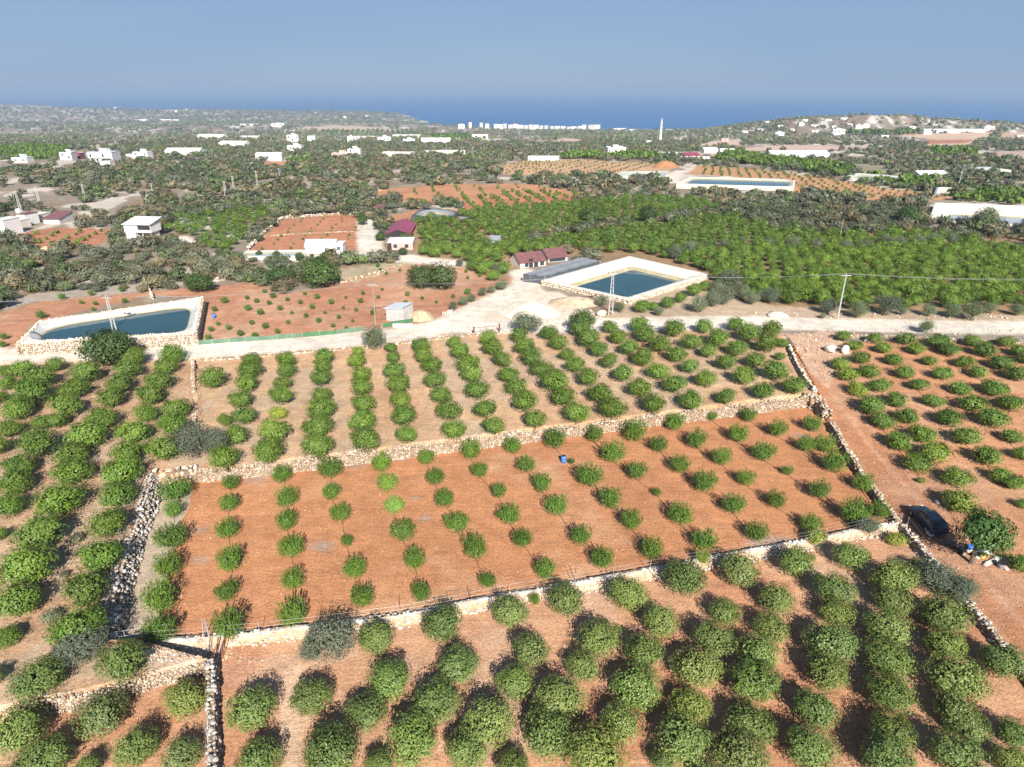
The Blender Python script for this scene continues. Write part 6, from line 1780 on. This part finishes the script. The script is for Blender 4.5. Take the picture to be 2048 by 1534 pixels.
D2 = lambda x, y: (1780 + x / 7.642, 990 + y / 7.642)
for x, y, k_, lb, mt, s in [(1275, 860, 'crate', 'blue crate among the rubbish below the shade tree', M_blue, .75), (1470, 880, 'sack', 'largest white sack in the rubbish line by the shade tree', M_sack, .95), (1200, 880, 'sack', 'grey white bag left of the blue crate', M_sack, .6),
                            (1405, 955, 'drum', 'yellow tub below the blue crate', M_yellow, .45), (1320, 970, 'sack', 'small white bag beside the yellow tub', M_sack, .5), (1560, 1035, 'board', 'pale boards lying at the end of the rubbish line', M_pale, .95), (1690, 1110, 'drum', 'dark tub near the lower end of the rubbish line', M_shade, .6),
                            (1770, 1140, 'sack', 'pinkish bag at the lowest end of the rubbish line', M_pink, .55), (1700, 1075, 'sack', 'white bag right of the dark tub', M_sack, .5), (1030, 800, 'board', 'reddish board at the upper end of the rubbish line', M_brownroof, .9), (1075, 880, 'drum', 'black tub at the upper end of the rubbish line', M_black, .5),
                            (1300, 930, 'crate', 'black crate under the blue crate', M_black, .55), (1600, 985, 'sack', 'beige sack above the pale boards', M_sack, .5), (600, 610, 'sack', 'white sack behind the parked car', M_sack, .75), (720, 130, 'sack', 'grey bundle beside the yellowish bushy tree near the car', M_grey, .6), (960, 745, 'board', 'weathered board at the edge of the car shade', M_wood, .6)]:
    clutter(*D2(x, y), k_, lb, mt, s)

NETQ = [PZ(1046, 548, 3.2), PZ(1090, 553, 3.2), PZ(1200, 522, 3.2), PZ(1165, 514, 3.2)]
# ---------------------------------------------------------------- the dense grove
def grid_in(poly, step, jit, ang, seed, pad=1.0, zoff=1.0):
    rs = np.random.RandomState(seed)
    c = [P(*p) for p in poly]
    xs = [q.x for q in c]; ys_ = [q.y for q in c]
    ca, sa = math.cos(ang), math.sin(ang)
    cx, cyy = sum(xs) / len(xs), sum(ys_) / len(ys_)
    Rr = max(max(xs) - min(xs), max(ys_) - min(ys_)) * .75
    g = np.arange(-Rr, Rr, step)
    A, B = np.meshgrid(g, g)
    X = cx + A * ca - B * sa + rs.uniform(-jit, jit, A.shape); Y = cyy + A * sa + B * ca + rs.uniform(-jit, jit, A.shape)
    X, Y = X.ravel(), Y.ravel(); ok = Y > 60; X, Y = X[ok], Y[ok]
    Z = H(X, Y)
    qx, qy = proj(X, Y, Z)
    ok = pip(qx, qy, poly) & (qx > -60) & (qx < 2110)
    return X[ok], Y[ok], Z[ok]


PL = np.array(PLANTED)
OBST = []   # houses and ponds, to keep plants off them
for o in COL.objects:
    if o.parent is None and o.get('category') in ('house', 'building', 'reservoir', 'hut', 'shed', 'cabin', 'barn', 'greenhouse', 'shade net'):
        bb = [o.matrix_world @ Vector(c) for ch in o.children for c in ch.bound_box] if False else None
bpy.context.view_layer.update()
for o in COL.objects:
    if o.parent is None and o.get('category') in ('house', 'building', 'hut', 'shed', 'cabin', 'barn', 'greenhouse', 'heap', 'soil mound', 'power pole'):
        pts = [ch.matrix_world @ Vector(c) for ch in (list(o.children) or [o]) for c in ch.bound_box]
        OBST.append((min(p.x for p in pts), max(p.x for p in pts), min(p.y for p in pts), max(p.y for p in pts)))


def clear(X, Y, Rr, own=None, view=True):
    ok = np.ones(len(X), bool)
    for x0, x1, y0, y1 in OBST:
        back = np.clip((Y.mean() if len(Y) else 0) * 0, 0, 1)
        ok &= ~((X > x0 - Rr) & (X < x1 + Rr) & (Y > y0 - Rr * 1.0) & (Y < y1 + Rr))
        # a low plant close in front of a building would hide it: keep a little apron clear
        if view: ok &= ~((X > x0) & (X < x1) & (Y > y0 - Rr * 2.6) & (Y < y0))
    for pit, zp in PITS + [(NETQ, 0)]:
        ok &= ~pip(X, Y, pit); ok &= dist_poly(X, Y, list(pit) + [pit[0]]) > Rr * .8 + 1.2
    for pl, w in ROADW:
        ok &= dist_poly(X, Y, pl) > w + Rr * .7
    if len(PL):
        n = PL[(PL[:, 1] > 95)]
        for x, y, r in n: ok &= np.hypot(X - x, Y - y) > r * .8 + Rr * .5
    return ok


GROVE = [(1000, 520), (1060, 490), (1180, 470), (1330, 452), (1450, 432), (1560, 470), (1700, 474), (1860, 470), (1930, 484), (2048, 508), (2110, 512), (2110, 642), (1960, 622), (1820, 622), (1640, 622), (1560, 608), (1450, 590), (1425, 556), (1400, 540), (1260, 506), (1170, 510), (1150, 500), (1040, 512)]
GROVE2 = [(775, 470), (830, 448), (950, 425), (1130, 410), (1280, 398), (1400, 402), (1440, 420), (1300, 440), (1190, 452), (1050, 482), (1040, 515), (1030, 545), (985, 572), (930, 540), (850, 512), (812, 492), (830, 480)]
GROVE3 = [(330, 470), (360, 440), (440, 428), (520, 424), (548, 432), (500, 470), (470, 505), (430, 505), (390, 480)]
gx, gy, gz = [], [], []
for poly, st, ang, sd in ((GROVE, 3.95, R(28), 1), (GROVE2, 4.6, R(35), 2), (GROVE3, 5.4, R(50), 3)):
    X, Y, Z = grid_in(poly, st, st * .17, ang, sd)
    ok = clear(X, Y, 1.2); gx += list(X[ok]); gy += list(Y[ok]); gz += list(Z[ok])
gr = sorted(zip(gx, gy, gz), key=lambda p: p[1])
rs = np.random.RandomState(8)
YG = (1.10, 1.08, .85)
for i, (x, y, z) in enumerate(gr[:290]):
    r = rs.uniform(1.45, 2.1)
    px_, _ = proj(x, y, z)
    k = float(sstep(1300, 1700, px_)); g = rs.uniform(.86, 1.16)
    tint = [g * (1.05 + (YG[q] - 1.05) * k) for q in range(3)]
    plant('grove_tree', 'green citrus tree in the dense grove behind the road', 'citrus tree', 'trees of the dense citrus grove', (x, y, z), r, 'grove', tint, rs.uniform(.95, 1.2), False)


def scatter(name, label, pts, radii, flats, tints, variants, mat, seed):
    rs = np.random.RandomState(seed)
    order = np.arange(len(pts)); Vs, Fs, Cs = [], [], []; off = 0
    which = rs.randint(0, len(variants), len(pts))
    for vi, (V, F, C) in enumerate(variants):
        ids = order[which == vi]
        if not len(ids): continue
        a = rs.uniform(0, 6.283, len(ids)); ca, sa = np.cos(a), np.sin(a)
        r = radii[ids][:, None]
        x = (V[:, 0] * ca[:, None] - V[:, 1] * sa[:, None]) * r + pts[ids, 0:1]
        y = (V[:, 0] * sa[:, None] + V[:, 1] * ca[:, None]) * r + pts[ids, 1:2]
        z = V[None, :, 2] * r * flats[ids][:, None] + pts[ids, 2:3]
        Vs.append(np.stack([x, y, z], -1).reshape(-1, 3))
        Fs.append((F[None] + (np.arange(len(ids)) * len(V))[:, None, None]).reshape(-1, F.shape[1]) + off)
        Cs.append((C[None] * tints[ids][:, None, :]).reshape(-1, 3)); off += len(ids) * len(V)
    o = link(name, mk_mesh(name, np.concatenate(Vs), np.concatenate(Fs), np.concatenate(Cs), mat))
    return tag(o, label, None, kind='stuff')


rest = np.array(gr[290:])
gv = [crown_arrays(900 + i, 650, .17, 'round', CIT) for i in range(6)]
pxx, _ = proj(rest[:, 0], rest[:, 1], rest[:, 2])
kk = sstep(1300, 1700, pxx)[:, None] * (rest[:, 1:2] < 230)
tt = (np.array([[1.0, 1.0, 1.0]]) + (np.array([YG]) - 1.0) * kk) * rs.uniform(.84, 1.16, (len(rest), 1))
scatter('grove_vegetation', 'far rows of the dense citrus grove', rest, rs.uniform(1.4, 2.1, len(rest)), rs.uniform(.95, 1.15, len(rest)), tt, gv, M_leaf, 4)

# young plantings in rows on the far orange fields, on the ploughed field and in the striped orchard
rows_pts, rows_r = [], []
for poly, st, r, ang, sd in (([(790, 408), (900, 398), (1060, 380), (1180, 392), (1060, 410), (1280, 398), (1130, 415), (960, 424), (930, 418)], 6.0, .95, R(10), 31), ([(960, 337), (1060, 320), (1280, 325), (1340, 330), (1235, 352), (1010, 348)], 8, .65, R(70), 32), ([(1395, 331), (1560, 343), (1770, 376), (1920, 395), (1850, 404), (1590, 385), (1590, 362), (1400, 350)], 7, .8, R(30), 33),
                             ([(500, 500), (560, 442), (712, 430), (722, 498)], 6.5, .42, R(5), 34), ([(20, 480), (60, 464), (235, 460), (165, 502)], 5.5, .75, R(15), 35), ([(750, 384), (900, 370), (1060, 369), (1180, 388), (930, 402)], 10, .8, R(10), 36), ([(-20, 300), (60, 293), (140, 295), (115, 318), (0, 318)], 6.5, 2.2, R(50), 37), ([(590, 316), (625, 318), (622, 326), (570, 324)], 6, 1.6, R(10), 38),
                             ([(1460, 302), (1500, 312), (1700, 340), (1690, 356), (1560, 336), (1430, 322)], 5.0, 2.6, R(20), 39), ([(1730, 352), (1870, 366), (1872, 380), (1760, 372)], 5.0, 2.4, R(20), 40), ([(1930, 388), (2060, 386), (2060, 412), (1910, 404)], 4.6, 2.3, R(25), 41), ([(850, 276), (930, 272), (945, 278), (870, 281)], 12, 4.5, R(20), 42), ([(1120, 312), (1320, 314), (1320, 320), (1130, 318)], 7, 3.2, R(20), 43), ([(1690, 266), (1830, 262), (1850, 268), (1720, 272)], 14, 5, R(20), 44), ([(640, 262), (830, 262), (840, 267), (650, 267)], 16, 4.5, R(10), 45), ([(1870, 303), (1950, 305), (1950, 313), (1860, 313)], 8, 3.5, R(10), 46)):
    X, Y, Z = grid_in(poly, st, st * .1, ang, sd)
    ok = clear(X, Y, r, view=False)
    for x, y, z in zip(X[ok], Y[ok], Z[ok]): rows_pts.append((x, y, z)); rows_r.append(r * rs.uniform(.7, 1.25))
rows_pts = np.array(rows_pts); rows_r = np.array(rows_r)
scatter('field_vegetation', 'small trees in rows on the distant fields', rows_pts, rows_r, rs.uniform(.95, 1.3, len(rows_r)), np.repeat(rs.uniform(.75, 1.15, (len(rows_r), 1)), 3, 1), [crown_arrays(930 + i, 70, .55, 'round', CIT, tri=True) for i in range(4)], M_leaf, 5)

# ---------------------------------------------------------------- scrub over the rocky plain
def scrub():
    rs = np.random.RandomState(21)
    bands = [(118, 260, 2.0, .80, 1.2, 3.2), (260, 520, 2.4, .46, 1.5, 3.9), (520, 1100, 3.6, .46, 1.8, 4.2), (1100, 2200, 6.0, .36, 2.8, 6.2), (2200, 4200, 10.0, .25, 5.5, 10.0), (4200, 7500, 16, .2, 8, 15)]
    keepout = [z[0] for z in ZONES[:18]] + [z[0] for z in ZONES[19:28]] + [ZONES[30][0], ZONES[31][0]] + [GROVE, GROVE2, GROVE3]
    rim = [[(1180, 545), (1300, 560), (1440, 535), (1460, 590), (2080, 615), (2080, 655), (1180, 655)], [(1330, 330), (1610, 352), (1610, 392), (1330, 384)], [(1220, 338), (1350, 338), (1350, 356), (1220, 356)], [(1850, 398), (2120, 398), (2120, 452), (1850, 446)], [(30, 585), (420, 585), (420, 720), (20, 720)], [(985, 560), (1260, 505), (1430, 540), (1260, 640), (900, 660)], [(470, 495), (760, 495), (760, 520), (470, 520)]]
    allp = []
    for y0, y1, st, dens, r0, r1 in bands:
        area = (y1 ** 2 - y0 ** 2) / 2 * 1.7
        n = int(area * dens / (st * st) * .55)
        Y = np.sqrt(rs.uniform(y0 ** 2, y1 ** 2, n)); X = rs.uniform(-.85, .85, n) * Y
        sc = np.interp(Y, [150, 3000], [14, 90])
        nb = fbm(X / sc, Y / sc, 77, 3); nb2 = fbm(X / (sc * 5), Y / (sc * 5), 91, 2)
        keep = rs.uniform(size=n) < np.clip(.62 + nb * -1.7 + nb2 * 2.4, .04, 1)
        X, Y = X[keep], Y[keep]; Z = H(X, Y)
        qx, qy = proj(X, Y, Z)
        ok = (qx > -70) & (qx < 2120) & (Z > -147) & (qy < 640)
        X, Y, Z, qx, qy = X[ok], Y[ok], Z[ok], qx[ok], qy[ok]
        ok = np.ones(len(X), bool)
        for p in keepout + rim: ok &= ~pip(qx, qy, p)
        rr = rs.uniform(0, 1, len(X)) ** 1.6 * (r1 - r0) + r0
        ok &= clear(X, Y, r0, view=y0 < 2200)
        for x, y, z, r in zip(X[ok], Y[ok], Z[ok], rr[ok]): allp.append((x, y, z, r))
    allp.sort(key=lambda p: p[1])
    pts = np.array(allp)
    print('SCRUB', len(pts), [(int((pts[:, 1] < b[1]).sum())) for b in bands])
    kinds = [((1, 1, 1), 'grey green'), ((.72, .86, .62), 'dark green'), ((1.32, 1.06, .94), 'brownish'), ((.85, 1.15, .6), 'bright green')]
    tl = []
    for i in range(len(pts)):
        k = rs.choice(4, p=[.40, .24, .24, .12]); g = rs.uniform(.72, 1.12)
        tl.append([c * g for c in kinds[k][0]] + [k])
    tl = np.array(tl)
    flat = rs.uniform(.85, 1.35, len(pts))
    N = 280
    # the nearest bushes stand as things of their own
    for i in range(N):
        x, y, z, r = pts[i]
        k = int(tl[i, 3])
        t = empty('wild_bush', (x, y, z), f'{kinds[k][1]} wild bush on the rocky scrubland left and centre', 'bush', f'{kinds[k][1]} wild bushes of the scrubland')
        c = link('crown', CR['scrub'][rs.randint(NV)], t, None, rs.uniform(0, 6), (r, r, r * flat[i])); c.color = (*tl[i, :3], 1)
    lo = N
    for nm_, ya, yb, nq, leaf, tri, sd in (('near_scrub_vegetation', 0, 260, 330, .20, False, 1), ('mid_scrub_vegetation', 260, 520, 230, .25, True, 2), ('far_scrub_vegetation', 520, 1100, 90, .36, True, 3), ('distant_scrub_vegetation', 1100, 9000, 36, .50, True, 4)):
        m = np.arange(len(pts)); m = m[(m >= lo) & (pts[:, 1] >= ya) & (pts[:, 1] < yb)]
        if not len(m): continue
        scatter(nm_, 'wild scrub covering the rocky plain', pts[m, :3], pts[m, 3], flat[m], tl[m, :3], [crown_arrays(950 + sd * 10 + q, nq, leaf, 'shrub', SCR, tri) for q in range(5)], M_olive, sd)


scrub()

# ---------------------------------------------------------------- sea air
hz = MB().box((0, 30000, -60), (121600, 64800, 210)).build('haze', M_white)
mh = bpy.data.materials.new('sea_air'); mh.use_nodes = True
nt = mh.node_tree; nt.nodes.remove(nt.nodes['Principled BSDF'])
pv = nt.nodes.new('ShaderNodeVolumePrincipled'); nt.links.new(pv.outputs[0], nt.nodes['Material Output'].inputs['Volume'])
pv.inputs['Density'].default_value = 1.15e-4
pv.inputs['Color'].default_value = (.385, .515, .715, 1)
hz.data.materials.clear(); hz.data.materials.append(mh)
hz['kind'] = 'stuff'
